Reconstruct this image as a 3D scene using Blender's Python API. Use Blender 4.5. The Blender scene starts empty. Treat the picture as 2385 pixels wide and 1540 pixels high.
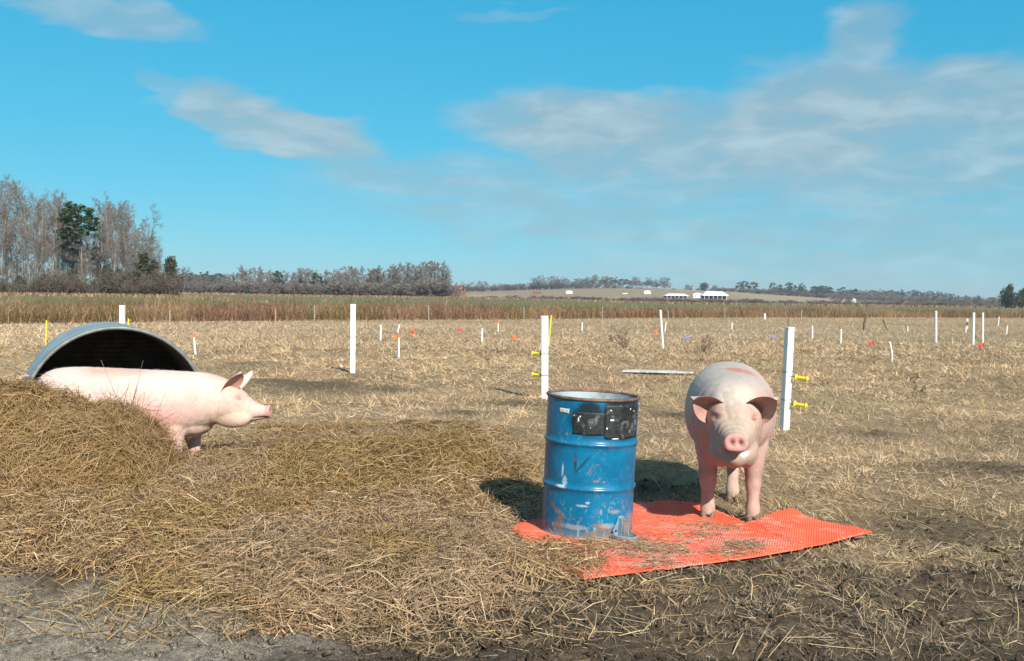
import bpy, bmesh, math, random
import numpy as np
from mathutils import Vector, Matrix

random.seed(7)
RNG = np.random.default_rng(11)
SC = bpy.context.scene
COL = SC.collection

# ---------------------------------------------------------------- camera
CAM_H = 1.47
FPX = 2338.0                      # focal length in units of a 2385 px wide picture
PITCH = math.atan((770 - 696) / FPX)
ROLL = 0.0122
cam_d = bpy.data.cameras.new('camera')
cam = bpy.data.objects.new('camera', cam_d)
COL.objects.link(cam)
cam_d.sensor_width = 36.0
cam_d.lens = FPX / 2385.0 * 36.0
cam_d.clip_start = 0.05
cam_d.clip_end = 30000
CAM_R = Matrix.Rotation(math.pi / 2 - PITCH, 3, 'X') @ Matrix.Rotation(ROLL, 3, 'Z')
cam.matrix_world = Matrix.Translation((0, 0, CAM_H)) @ CAM_R.to_4x4()
SC.camera = cam


def ray(u, v):
    d = CAM_R @ Vector(((u - 1192.5) / FPX, -(v - 770) / FPX, -1.0))
    return d.normalized()


def g(u, v, z=0.0):
    """photo pixel (2385 wide) of a point that stands on the ground at height z -> x, y"""
    d = ray(u, v)
    t = (z - CAM_H) / d.z
    return (d.x * t, d.y * t)


def at_depth(u, v, y):
    d = ray(u, v)
    t = y / d.y
    return Vector((d.x * t, y, CAM_H + d.z * t))


# ---------------------------------------------------------------- sun, sky, exposure
SUN_AZ = math.radians(24)         # behind the camera, to the right
SUN_EL = math.radians(35)
sun_v = Vector((math.sin(SUN_AZ) * math.cos(SUN_EL), -math.cos(SUN_AZ) * math.cos(SUN_EL), math.sin(SUN_EL)))
sd = bpy.data.lights.new('sun', 'SUN')
sd.energy = 5.0
sd.angle = math.radians(0.53)
sd.color = (1.0, 0.94, 0.84)
so = bpy.data.objects.new('sun', sd)
so.rotation_euler = (-sun_v).to_track_quat('-Z', 'Y').to_euler()
so.location = (0, 0, 30)
COL.objects.link(so)

SC.view_settings.view_transform = 'Standard'
SC.view_settings.look = 'None'
SC.view_settings.gamma = 1.0
SC.view_settings.use_curve_mapping = False
SC.view_settings.exposure = 0.6
SC.render.engine = 'CYCLES'
SC.cycles.max_bounces = 6
SC.cycles.transparent_max_bounces = 8

world = bpy.data.worlds.new('World')
SC.world = world
world.use_nodes = True
wt = world.node_tree
wt.nodes.clear()


class NT:
    """small helper around a node tree"""

    def __init__(self, t):
        self.t = t

    def n(self, kind, **kw):
        nd = self.t.nodes.new(kind)
        for k, v in kw.items():
            setattr(nd, k, v)
        return nd

    def link(self, a, b):
        self.t.links.new(a, b)

    def put(self, sock, v):
        if hasattr(v, 'is_output'):
            self.t.links.new(v, sock)
        else:
            sock.default_value = v

    def m(self, op, a, b=None, c=None, clamp=False):
        nd = self.n('ShaderNodeMath', operation=op, use_clamp=clamp)
        self.put(nd.inputs[0], a)
        if b is not None:
            self.put(nd.inputs[1], b)
        if c is not None:
            self.put(nd.inputs[2], c)
        return nd.outputs[0]

    def ramp(self, f, lo, hi, a=0.0, b=1.0, smooth=True):
        nd = self.n('ShaderNodeMapRange')
        nd.interpolation_type = 'SMOOTHSTEP' if smooth else 'LINEAR'
        self.put(nd.inputs[0], f)
        self.put(nd.inputs[1], lo)
        self.put(nd.inputs[2], hi)
        self.put(nd.inputs[3], a)
        self.put(nd.inputs[4], b)
        return nd.outputs[0]

    def mix(self, f, a, b, blend='MIX'):
        nd = self.n('ShaderNodeMix', data_type='RGBA', blend_type=blend)
        self.put(nd.inputs[0], f)
        for s, v in ((nd.inputs[6], a), (nd.inputs[7], b)):
            if hasattr(v, 'is_output'):
                self.link(v, s)
            else:
                s.default_value = (*v[:3], 1.0)
        return nd.outputs[2]

    def noise(self, vec, scale, detail=4.0, rough=0.55, dist=0.0):
        nd = self.n('ShaderNodeTexNoise')
        if vec is not None:
            self.link(vec, nd.inputs['Vector'])
        nd.inputs['Scale'].default_value = scale
        nd.inputs['Detail'].default_value = detail
        nd.inputs['Roughness'].default_value = rough
        nd.inputs['Distortion'].default_value = dist
        return nd.outputs['Fac']

    def vec(self, x, y, z):
        nd = self.n('ShaderNodeCombineXYZ')
        for i, v in enumerate((x, y, z)):
            self.put(nd.inputs[i], v)
        return nd.outputs[0]


W = NT(wt)
w_out = W.n('ShaderNodeOutputWorld')
w_bg = W.n('ShaderNodeBackground')
w_sky = W.n('ShaderNodeTexSky', sky_type='NISHITA')
w_sky.sun_disc = False
w_sky.sun_elevation = SUN_EL
w_sky.sun_rotation = math.atan2(sun_v.x, sun_v.y)
w_sky.altitude = 0
w_sky.air_density = 1.0
w_sky.dust_density = 0.0
w_sky.ozone_density = 4.0
w_tc = W.n('ShaderNodeTexCoord')
w_sep = W.n('ShaderNodeSeparateXYZ')
W.link(w_tc.outputs['Generated'], w_sep.inputs[0])
AZ = W.m('ARCTAN2', w_sep.outputs[0], w_sep.outputs[1])
EL = W.m('ARCSINE', w_sep.outputs[2])


def azel(u, v):
    d = ray(u, v)
    return math.atan2(d.x, d.y), math.asin(d.z)


# domain warp so that cloud outlines fray
warp_v = W.vec(W.m('MULTIPLY', AZ, 9.0), W.m('MULTIPLY', EL, 22.0), 3.7)
n1 = W.noise(warp_v, 1.0, 4.0, 0.5, 0.2)
warp_v2 = W.vec(W.m('MULTIPLY', AZ, 9.0), W.m('MULTIPLY', EL, 26.0), 11.3)
n2 = W.noise(warp_v2, 1.6, 4.0, 0.5, 0.2)
azw = W.m('ADD', AZ, W.m('MULTIPLY', W.m('SUBTRACT', n1, 0.5), 0.10))
elw = W.m('ADD', EL, W.m('MULTIPLY', W.m('SUBTRACT', n2, 0.5), 0.045))


def blob(u, v, ru, rv, rot, gain):
    """soft ellipse in the sky: centre and radii in photo pixels, falls 1 -> 0"""
    a0, e0 = azel(u + 40, v + 4)
    ca, sa = math.cos(math.radians(rot)), math.sin(math.radians(rot))
    da, de = W.m('SUBTRACT', azw, a0), W.m('SUBTRACT', elw, e0)
    p = W.m('ADD', W.m('MULTIPLY', da, ca * FPX / ru), W.m('MULTIPLY', de, sa * FPX / ru))
    q = W.m('ADD', W.m('MULTIPLY', da, -sa * FPX / rv), W.m('MULTIPLY', de, ca * FPX / rv))
    r2 = W.m('ADD', W.m('MULTIPLY', p, p), W.m('MULTIPLY', q, q))
    return W.ramp(r2, 0.25, 1.35, gain, 0.0)


def vmax(*s):
    o = s[0]
    for x in s[1:]:
        o = W.m('MAXIMUM', o, x)
    return o


dense = vmax(
    blob(620, 295, 265, 58, -14, 0.72),
    blob(470, 262, 120, 62, -28, 0.66),
    blob(330, 195, 90, 36, -22, 0.30),
    blob(200, 30, 220, 48, -5, 0.50),
    blob(1350, 290, 330, 85, -2, 0.74),
    blob(1560, 330, 420, 105, -4, 0.66),
    blob(1850, 290, 330, 150, 8, 0.74),
    blob(1950, 95, 120, 80, 25, 0.52),
    blob(2250, 235, 230, 105, -4, 0.66),
    blob(2050, 350, 480, 120, 0, 0.60),
    blob(1330, 375, 150, 45, -8, 0.66),
)
veil = vmax(
    blob(1000, 425, 320, 60, -6, 0.55),
    blob(1600, 470, 950, 125, -2, 0.55),
    blob(2100, 570, 900, 190, 0, 0.50),
    blob(1150, 25, 130, 18, 0, 0.22),
)
# unseen broken cloud goes on round the sky, cover raised to whiten fill light
far_v = W.vec(W.m('MULTIPLY', W.m('SINE', AZ), 2.6), W.m('MULTIPLY', W.m('COSINE', AZ), 2.6), W.m('MULTIPLY', EL, 6.0))
n3 = W.noise(far_v, 1.3, 5.0, 0.6)
outside = W.ramp(W.m('ABSOLUTE', W.m('ADD', AZ, 0.0)), 0.55, 0.8)
above = W.ramp(EL, 0.36, 0.5)
elsewhere = W.m('MULTIPLY', W.ramp(n3, 0.40, 0.60, 0.12, 0.72), W.m('MAXIMUM', outside, above))
streak = W.noise(W.vec(W.m('MULTIPLY', AZ, 7.0), W.m('MULTIPLY', EL, 48.0), 1.9), 1.4, 6.0, 0.65, 0.5)
lump = W.noise(W.vec(W.m('MULTIPLY', AZ, 15.0), W.m('MULTIPLY', EL, 42.0), 6.1), 1.0, 4.5, 0.5, 0.3)
dens_n = W.m('MULTIPLY', vmax(dense, elsewhere), W.ramp(lump, 0.25, 0.62, 0.70, 1.08))
veil_n = W.m('MULTIPLY', veil, W.ramp(streak, 0.3, 0.7, 0.45, 1.1))
fac = W.m('MINIMUM', vmax(dens_n, veil_n), 0.9)
# colour response of the photograph's camera: the sky model's channels compressed towards a clear cyan blue
sky_s = W.n('ShaderNodeSeparateColor')
W.link(w_sky.outputs[0], sky_s.inputs[0])
sky_j = W.n('ShaderNodeCombineColor')
for _i, (_k, _p) in enumerate(((3.7, 1.25), (6.8, 0.46), (8.4, 0.36))):
    W.link(W.m('MULTIPLY', W.m('POWER', W.m('MULTIPLY', sky_s.outputs[_i], 0.1), _p), _k), sky_j.inputs[_i])
sky_c = sky_j.outputs[0]
bright = W.ramp(lump, 0.40, 0.75, 4.9, 6.6)
cl = W.n('ShaderNodeVectorMath', operation='SCALE')
cl.inputs[0].default_value = (0.74, 0.92, 1.0)
W.link(bright, cl.inputs['Scale'])
W.link(W.mix(fac, sky_c, cl.outputs[0]), w_bg.inputs[0])
w_bg.inputs[1].default_value = 0.071
W.link(w_bg.outputs[0], w_out.inputs[0])

# ---------------------------------------------------------------- helpers: objects and tags


def tag(o, label=None, cat=None, group=None, kind=None):
    if label:
        o['label'] = label
    if cat:
        o['category'] = cat
    if group:
        o['group'] = group
    if kind:
        o['kind'] = kind
    return o


def empty(name, loc=(0, 0, 0), rz=0.0):
    o = bpy.data.objects.new(name, None)
    o.empty_display_size = 0.1
    o.location = loc
    o.rotation_euler = (0, 0, rz)
    COL.objects.link(o)
    return o


def link_mesh(name, me, parent=None):
    o = bpy.data.objects.new(name, me)
    COL.objects.link(o)
    if parent:
        o.parent = parent
    return o


def np_mesh(name, V, F, mats=(), col=None, smooth=False, mat_idx=None):
    """V (n,3); F (m,k) equal-sized faces or list of such arrays"""
    V = np.ascontiguousarray(V, dtype=np.float32)
    Fs = F if isinstance(F, list) else [F]
    Fs = [np.asarray(f, dtype=np.int32) for f in Fs if len(f)]
    me = bpy.data.meshes.new(name)
    me.vertices.add(len(V))
    me.vertices.foreach_set('co', V.ravel())
    loops = np.concatenate([f.ravel() for f in Fs])
    tot = np.concatenate([np.full(len(f), f.shape[1], np.int32) for f in Fs])
    start = np.concatenate([[0], np.cumsum(tot)[:-1]]).astype(np.int32)
    me.loops.add(len(loops))
    me.loops.foreach_set('vertex_index', loops)
    me.polygons.add(len(tot))
    me.polygons.foreach_set('loop_start', start)
    me.polygons.foreach_set('loop_total', tot)
    if smooth:
        me.polygons.foreach_set('use_smooth', np.ones(len(tot), bool))
    if mat_idx is not None:
        me.polygons.foreach_set('material_index', np.asarray(mat_idx, np.int32))
    me.update(calc_edges=True)
    if col is not None:
        a = me.color_attributes.new('Col', 'FLOAT_COLOR', 'POINT')
        c = np.ones((len(V), 4), np.float32)
        c[:, :3] = col
        a.data.foreach_set('color', c.ravel())
    for m_ in mats:
        me.materials.append(m_)
    return me


class MB:
    """collects simple shapes; build() links them as one mesh object"""

    def __init__(self):
        self.v = []
        self.f = []

    def add(self, V, F):
        b = len(self.v)
        self.v += [tuple(p) for p in V]
        self.f += [tuple(i + b for i in q) for q in F]

    def box(self, c, s, R=None, bev=0.0):
        hx, hy, hz = s[0] / 2, s[1] / 2, s[2] / 2
        if bev <= 0:
            P = [Vector((sx * hx, sy * hy, sz * hz)) for sz in (-1, 1) for sx, sy in ((-1, -1), (1, -1), (1, 1), (-1, 1))]
            F = [(3, 2, 1, 0), (4, 5, 6, 7), (0, 1, 5, 4), (1, 2, 6, 5), (2, 3, 7, 6), (3, 0, 4, 7)]
        else:
            b = bev
            ring = [(-hx + b, -hy), (hx - b, -hy), (hx, -hy + b), (hx, hy - b), (hx - b, hy), (-hx + b, hy), (-hx, hy - b), (-hx, -hy + b)]
            ri = [(x * (hx - b) / hx, y * (hy - b) / hy) for x, y in ring]
            P = [Vector((x, y, -hz)) for x, y in ri] + [Vector((x, y, -hz + b)) for x, y in ring] + \
                [Vector((x, y, hz - b)) for x, y in ring] + [Vector((x, y, hz)) for x, y in ri]
            F = [tuple(range(7, -1, -1)), tuple(range(24, 32))]
            for k in range(3):
                for i in range(8):
                    j = (i + 1) % 8
                    F.append((k * 8 + i, k * 8 + j, k * 8 + 8 + j, k * 8 + 8 + i))
        if R is not None:
            P = [R @ p for p in P]
        self.add([p + Vector(c) for p in P], F)
        return self

    def tube(self, pts, r, n=8, cap=True):
        pts = [Vector(p) for p in pts]
        rs = r if isinstance(r, (list, tuple)) else [r] * len(pts)
        V, F = [], []
        ref = None
        for i, p in enumerate(pts):
            d = (pts[min(i + 1, len(pts) - 1)] - pts[max(i - 1, 0)]).normalized()
            if ref is None:
                ref = Vector((0, 0, 1)) if abs(d.z) < 0.9 else Vector((1, 0, 0))
            a = d.cross(ref)
            a.normalize()
            b = d.cross(a).normalized()
            ref = -b if (-b).dot(ref) > 0 else b
            a = d.cross(ref).normalized()
            b = ref
            for k in range(n):
                t = 2 * math.pi * k / n
                V.append(p + a * math.cos(t) * rs[i] + b * math.sin(t) * rs[i])
        for i in range(len(pts) - 1):
            for k in range(n):
                F.append((i * n + k, i * n + (k + 1) % n, (i + 1) * n + (k + 1) % n, (i + 1) * n + k))
        if cap:
            F.append(tuple(range(n - 1, -1, -1)))
            F.append(tuple((len(pts) - 1) * n + k for k in range(n)))
        self.add(V, F)
        return self

    def lathe(self, prof, n=48, a0=0.0, a1=2 * math.pi):
        full = abs(a1 - a0 - 2 * math.pi) < 1e-6
        m = n if full else n + 1
        V = [(r * math.cos(a0 + (a1 - a0) * k / n), r * math.sin(a0 + (a1 - a0) * k / n), z) for r, z in prof for k in range(m)]
        F = []
        for i in range(len(prof) - 1):
            for k in range(n):
                j = (k + 1) % m if full else k + 1
                F.append((i * m + k, i * m + j, (i + 1) * m + j, (i + 1) * m + k))
        self.add(V, F)
        return self

    def build(self, name, mat, parent=None, smooth=False, angle=None):
        me = bpy.data.meshes.new(name)
        me.from_pydata(self.v, [], self.f)
        bm = bmesh.new()
        bm.from_mesh(me)
        bmesh.ops.recalc_face_normals(bm, faces=bm.faces)
        bm.to_mesh(me)
        bm.free()
        if mat:
            me.materials.append(mat)
        if smooth:
            me.polygons.foreach_set('use_smooth', np.ones(len(me.polygons), bool))
            if angle:
                me.set_sharp_from_angle(angle=math.radians(angle))
        return link_mesh(name, me, parent)


def copy_tree(o, parent=None):
    c = o.copy()
    COL.objects.link(c)
    c.parent = parent
    for ch in list(o.children):
        copy_tree(ch, c)
    return c


# ---------------------------------------------------------------- helpers: numpy noise and fields
_TAB = np.random.default_rng(5).random((256, 256)).astype(np.float32)


def vnoise(x, y):
    xi, yi = np.floor(x).astype(int), np.floor(y).astype(int)
    fx, fy = x - xi, y - yi
    fx, fy = fx * fx * (3 - 2 * fx), fy * fy * (3 - 2 * fy)
    a = _TAB[xi & 255, yi & 255]
    b = _TAB[(xi + 1) & 255, yi & 255]
    c = _TAB[xi & 255, (yi + 1) & 255]
    d = _TAB[(xi + 1) & 255, (yi + 1) & 255]
    return (a * (1 - fx) + b * fx) * (1 - fy) + (c * (1 - fx) + d * fx) * fy


def fbm(x, y, sc, oct=4, rough=0.5):
    o, amp, tot = 0.0, 1.0, 0.0
    for k in range(oct):
        o = o + amp * vnoise(x * sc + 17.3 * k, y * sc - 9.1 * k)
        tot += amp
        amp *= rough
        sc *= 2.03
    return o / tot


def sstep(x, a, b):
    t = np.clip((x - a) / (b - a), 0, 1)
    return t * t * (3 - 2 * t)


def poly_sd(x, y, poly):
    """signed distance to a polygon, positive inside"""
    x = np.asarray(x, float)
    y = np.asarray(y, float)
    d = np.full(x.shape, 1e9)
    ins = np.zeros(x.shape, bool)
    n = len(poly)
    for i in range(n):
        x0, y0 = poly[i]
        x1, y1 = poly[(i + 1) % n]
        ex, ey = x1 - x0, y1 - y0
        t = np.clip(((x - x0) * ex + (y - y0) * ey) / (ex * ex + ey * ey + 1e-12), 0, 1)
        d = np.minimum(d, np.hypot(x - x0 - t * ex, y - y0 - t * ey))
        cond = ((y0 > y) != (y1 > y))
        xx = x0 + (y - y0) / (ey if abs(ey) > 1e-12 else 1e-12) * ex
        ins ^= cond & (x < xx)
    return np.where(ins, d, -d)


# outlines read from the photo, laid on the ground
HAY_POLY = [g(*p) for p in ((-140, 1290), (60, 1300), (210, 1345), (330, 1400), (500, 1440), (700, 1478), (1000, 1462),
                            (1160, 1440), (1240, 1380), (1420, 1345), (1440, 1290), (1290, 1262), (1245, 1190), (1240, 1120),
                            (1185, 1040), (1120, 985), (900, 990), (640, 1000), (560, 1020), (440, 1060), (300, 1085), (-140, 1090))]
MAT_POLY = [g(*p) for p in ((2027, 1258), (1930, 1226), (1838, 1199), (1790, 1207), (1735, 1224), (1680, 1200), (1634, 1176), (1560, 1170),
                            (1478, 1176), (1300, 1200), (1200, 1226), (1192, 1233), (1250, 1300), (1358, 1352), (1700, 1308))]
DRUM = g(1366, 1236)
DRUM = (DRUM[0], DRUM[1])


def gauss(x, y, cx, cy, sx, sy, rot=0.0):
    c, s = math.cos(rot), math.sin(rot)
    p, q = (x - cx) * c + (y - cy) * s, -(x - cx) * s + (y - cy) * c
    return np.exp(-(p / sx) ** 2 - (q / sy) ** 2)


HEAPS = []          # low swells of loose hay: (x, y, sx, sy, height)
for (u, v, sx, sy, h) in ((690, 1095, 0.75, 0.55, 0.17), (1010, 1110, 0.85, 0.60, 0.27), (1140, 1060, 0.42, 0.40, 0.16), (820, 1300, 0.9, 0.5, 0.05),
                          (1150, 1370, 0.5, 0.35, 0.05), (330, 1230, 0.9, 0.45, 0.07), (500, 1120, 0.5, 0.4, 0.06)):
    gx, gy = g(u, v)
    HEAPS.append((gx, gy, sx, sy, h))


def hay_mask(x, y):
    sdist = poly_sd(x, y, HAY_POLY)
    return sstep(sdist + (fbm(x, y, 1.7, 3) - 0.5) * 0.7, -0.12, 0.22)


def mud_mask(x, y, only_holes=False):
    """trampled dark soil in front and at the right"""
    n = fbm(x, y, 0.8, 4)
    edge = 6.1 + 0.35 * np.maximum(x - 2.0, 0)
    m = sstep(edge - y + (n - 0.5) * 3.2, -0.7, 0.7)
    holes = 0
    for (u, v, r) in ((1585, 965, .45), (1205, 940, .5), (720, 900, 1.0), (640, 890, .6), (1080, 965, .4), (2300, 1100, .6), (2200, 1240, .5), (580, 850, .7),
                      (900, 905, .5), (2040, 1010, .4), (1500, 1140, .5)):
        hx, hy = g(u, v)
        holes = np.maximum(holes, gauss(x, y, hx, hy, r, r * 0.9) * 0.9)
    return np.clip(np.maximum(m, holes), 0, 1) if not only_holes else holes


def grey_mask(x, y):
    """dry, pale, bare soil in the near left corner"""
    gx, gy = g(60, 1470)
    return sstep(gauss(x, y, gx, gy, 1.25, 0.85) + (fbm(x, y, 2.2, 3) - 0.5) * 0.5, 0.3, 0.6)


def far_rise(x, y):
    az = np.degrees(np.arctan2(x, np.maximum(y, 1.0)))
    r = np.hypot(x, y)
    hill = 19.0 * sstep(r, 720, 1500) * np.exp(-((az - 7.0) / 11.0) ** 2)
    hill2 = 5.0 * sstep(r, 450, 800) * np.exp(-((az + 12.0) / 9.0) ** 2)
    left = 1 - sstep(az, -4, 12)
    swell = left * (1.25 * sstep(r, 90, 460) + 0.75 * sstep(r, 70, 190) * (1 - sstep(az, -20, -12)))
    return hill + hill2 * 0.5 + swell + 10.0 * sstep(r, 1400, 2600)


def ground_h(x, y):
    x = np.asarray(x, float)
    y = np.asarray(y, float)
    near = 1 - sstep(np.hypot(x, y), 30, 70)
    h = (fbm(x, y, 0.45, 3) - 0.5) * 0.10 * near
    hm = hay_mask(x, y)
    mm = mud_mask(x, y) * (1 - hm)
    h = h + near * ((fbm(x, y, 2.4, 4) - 0.5) * 0.06)
    clod = fbm(x + 31, y, 7.0, 4, 0.6) - 0.5
    h = h + near * mm * (clod * 0.11 - 0.012)
    gq = grey_mask(x, y) * (1 - hm)
    h = h + near * gq * (fbm(x + 5, y, 16.0, 3, 0.6) - 0.5) * 0.06
    h = h + near * 0.09 * mud_mask(x, y, True) * (fbm(x, y, 3.0, 3) - 0.15)
    pit = np.clip(fbm(x - 11, y + 5, 3.1, 2) - 0.62, 0, 1)
    h = h - near * mm * pit * 0.30
    h = h + hm * (0.04 + (fbm(x, y, 4.2, 3) - 0.5) * 0.15)
    for (cx, cy, sx, sy, hh) in HEAPS:
        h = h + hh * gauss(x, y, cx, cy, sx, sy)
    md = poly_sd(x, y, MAT_POLY)
    flat = sstep(md, -0.30, 0.02)
    dr = 1 - sstep(np.hypot(x - DRUM[0], y - DRUM[1]), 0.33, 0.62)
    flat = np.maximum(flat, dr)
    low = np.where(md > -0.05, -0.012, 0.0)
    h = h * (1 - flat) + flat * low
    return h + far_rise(x, y)


def gh(x, y):
    return float(ground_h(np.array([x]), np.array([y]))[0])


# ---------------------------------------------------------------- helpers: materials
MATS = {}


def new_mat(name):
    m_ = bpy.data.materials.new(name)
    m_.use_nodes = True
    t = NT(m_.node_tree)
    b = m_.node_tree.nodes['Principled BSDF']
    MATS[name] = m_
    return m_, t, b


def simple(name, color, rough=0.6, metal=0.0, spec=0.5, var=0.12, scale=12.0, bump=0.0, bscale=40.0, dirt=None, dirt_amt=0.0):
    m_, t, b = new_mat(name)
    tc = t.n('ShaderNodeTexCoord').outputs['Object']
    f = t.noise(tc, scale, 5.0, 0.6)
    dark = tuple(c * (1 - var * 1.6) for c in color)
    lite = tuple(min(1, c * (1 + var)) for c in color)
    c_ = t.mix(t.ramp(f, 0.3, 0.7), dark, lite)
    if dirt:
        f2 = t.noise(tc, scale * 2.7, 6.0, 0.7)
        c_ = t.mix(t.ramp(f2, 0.62 - dirt_amt * 0.35, 0.72), c_, dirt)
    t.link(c_, b.inputs['Base Color'])
    b.inputs['Roughness'].default_value = rough
    b.inputs['Metallic'].default_value = metal
    b.inputs['Specular IOR Level'].default_value = spec
    if bump:
        bn = t.n('ShaderNodeBump')
        bn.inputs['Strength'].default_value = bump
        bn.inputs['Distance'].default_value = 0.01
        t.link(t.noise(tc, bscale, 4.0), bn.inputs['Height'])
        t.link(bn.outputs[0], b.inputs['Normal'])
    return m_


def vcol_mat(name, rough=0.75, spec=0.25, var=0.18, scale=60.0, bump=0.0, bscale=80.0, gain=1.0, tint=(1, 1, 1), fine=0.0):
    m_, t, b = new_mat(name)
    at = t.n('ShaderNodeVertexColor')
    at.layer_name = 'Col'
    geo = t.n('ShaderNodeNewGeometry')
    f = t.noise(geo.outputs['Position'], scale, 4.0, 0.6)
    k = t.ramp(f, 0.25, 0.75, (1 - var) * gain, (1 + var) * gain)
    if fine:
        f3 = t.noise(geo.outputs['Position'], scale * 6, 4.0, 0.7)
        k = t.m('MULTIPLY', k, t.ramp(f3, 0.3, 0.7, 1 - fine, 1 + fine))
    sc = t.n('ShaderNodeVectorMath', operation='SCALE')
    t.link(at.outputs[0], sc.inputs[0])
    t.link(k, sc.inputs['Scale'])
    t.link(t.mix(1.0, sc.outputs[0], tint, 'MULTIPLY'), b.inputs['Base Color'])
    b.inputs['Roughness'].default_value = rough
    b.inputs['Specular IOR Level'].default_value = spec
    if bump:
        bn = t.n('ShaderNodeBump')
        bn.inputs['Strength'].default_value = bump
        bn.inputs['Distance'].default_value = 0.02
        hh_ = t.noise(geo.outputs['Position'], bscale, 6.0, 0.65)
        if fine:
            hh_ = t.m('ADD', hh_, t.m('MULTIPLY', t.noise(geo.outputs['Position'], bscale * 4.2, 5.0, 0.7), 0.6))
        t.link(hh_, bn.inputs['Height'])
        t.link(bn.outputs[0], b.inputs['Normal'])
    return m_


M_GROUND = vcol_mat('soil_and_thatch', 0.95, 0.1, 0.40, 26.0, 1.0, 45.0, 0.85, (1.0, 0.95, 0.90), 0.45)
M_STRAW = vcol_mat('straw', 0.55, 0.35, 0.1, 30.0, gain=0.80, tint=(1.0, 0.93, 0.88))
M_GRASS = vcol_mat('dry_grass', 0.75, 0.2, 0.1, 30.0, gain=1.16, tint=(1.0, 0.965, 0.98))
M_TWIG = vcol_mat('twig_bark', 0.9, 0.1, 0.12, 3.0)
M_NEEDLE = vcol_mat('pine_needles', 0.6, 0.3, 0.15, 2.0)
M_PIG = vcol_mat('pig_skin', 0.62, 0.3, 0.07, 40.0, 0.25, 160.0, 0.80)
M_WHITE = simple('white_plastic', (0.70, 0.73, 0.72), 0.4, 0, 0.5, 0.03, 6.0, dirt=(0.42, 0.36, 0.27), dirt_amt=0.12)
M_WHITE_FAR = simple('white_pipe', (0.70, 0.70, 0.67), 0.45, 0, 0.5, 0.05, 9.0, dirt=(0.4, 0.35, 0.27), dirt_amt=0.15)
M_YELLOW = simple('yellow_plastic', (0.80, 0.62, 0.02), 0.38, 0, 0.5, 0.06, 30.0, dirt=(0.35, 0.25, 0.03), dirt_amt=0.1)
M_YSTAKE = simple('yellow_stake_plastic', (0.78, 0.55, 0.03), 0.5, 0, 0.4, 0.08, 14.0)
M_ORANGE_TAPE = simple('orange_tape', (0.85, 0.16, 0.03), 0.5, 0, 0.3, 0.08, 20.0)
M_RED_FLAG = simple('red_flag_plastic', (0.78, 0.06, 0.035), 0.5, 0, 0.3, 0.08, 20.0)
M_BLUE_FLAG = simple('blue_flag_plastic', (0.22, 0.24, 0.55), 0.5, 0, 0.3, 0.08, 20.0)
M_WIRE = simple('dull_steel_wire', (0.30, 0.30, 0.29), 0.45, 0.7, 0.5, 0.1, 30.0)
M_BLACKWIRE = simple('black_tie_wire', (0.03, 0.035, 0.04), 0.5, 0.2, 0.4, 0.1, 30.0)
M_TPOST = simple('green_steel_post', (0.10, 0.12, 0.09), 0.6, 0.3, 0.4, 0.2, 20.0, dirt=(0.62, 0.62, 0.58), dirt_amt=0.35)
M_WOODPOST = simple('weathered_wood', (0.13, 0.11, 0.09), 0.9, 0, 0.2, 0.25, 12.0, 0.4, 60.0)
M_BOARD = simple('grey_board', (0.46, 0.45, 0.44), 0.85, 0, 0.2, 0.2, 10.0, 0.4, 50.0)
M_STAKEWOOD = simple('wooden_stake', (0.45, 0.28, 0.18), 0.85, 0, 0.2, 0.15, 20.0)
M_GALV = simple('galvanised_steel', (0.34, 0.41, 0.44), 0.5, 0.55, 0.5, 0.14, 3.0, 0.1, 90.0, dirt=(0.5, 0.52, 0.5), dirt_amt=0.1)
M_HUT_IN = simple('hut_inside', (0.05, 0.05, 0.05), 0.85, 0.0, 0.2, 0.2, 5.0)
M_STEEL = simple('stainless_steel', (0.62, 0.62, 0.58), 0.32, 0.85, 0.5, 0.12, 25.0, dirt=(0.35, 0.3, 0.22), dirt_amt=0.25)
M_CAST = simple('blue_grey_casting', (0.22, 0.33, 0.42), 0.55, 0.2, 0.5, 0.15, 25.0, dirt=(0.32, 0.30, 0.28), dirt_amt=0.35)
M_CAST_OUT = simple('grey_casting', (0.24, 0.25, 0.27), 0.7, 0.1, 0.4, 0.15, 25.0)
M_BLACK = simple('black_plastic', (0.02, 0.02, 0.022), 0.5, 0, 0.4, 0.2, 20.0)
M_HOOF = simple('pig_hoof', (0.16, 0.12, 0.085), 0.65, 0, 0.35, 0.3, 60.0, 0.3, 90.0)
M_EYE = simple('pig_eye', (0.02, 0.012, 0.01), 0.15, 0, 0.5, 0.1, 20.0)

# ================================================================ SETTING: ground sheet


def axis(lo_far, lo, hi, hi_far, step, grow=1.12):
    mid = list(np.arange(lo, hi + 1e-6, step))
    a, s = [], step
    p = lo
    while p > lo_far:
        s *= grow
        p -= s
        a.append(p)
    b, s, p = [], step, hi
    while p < hi_far:
        s *= grow
        p += s
        b.append(p)
    return np.array(a[::-1] + mid + b)


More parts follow.
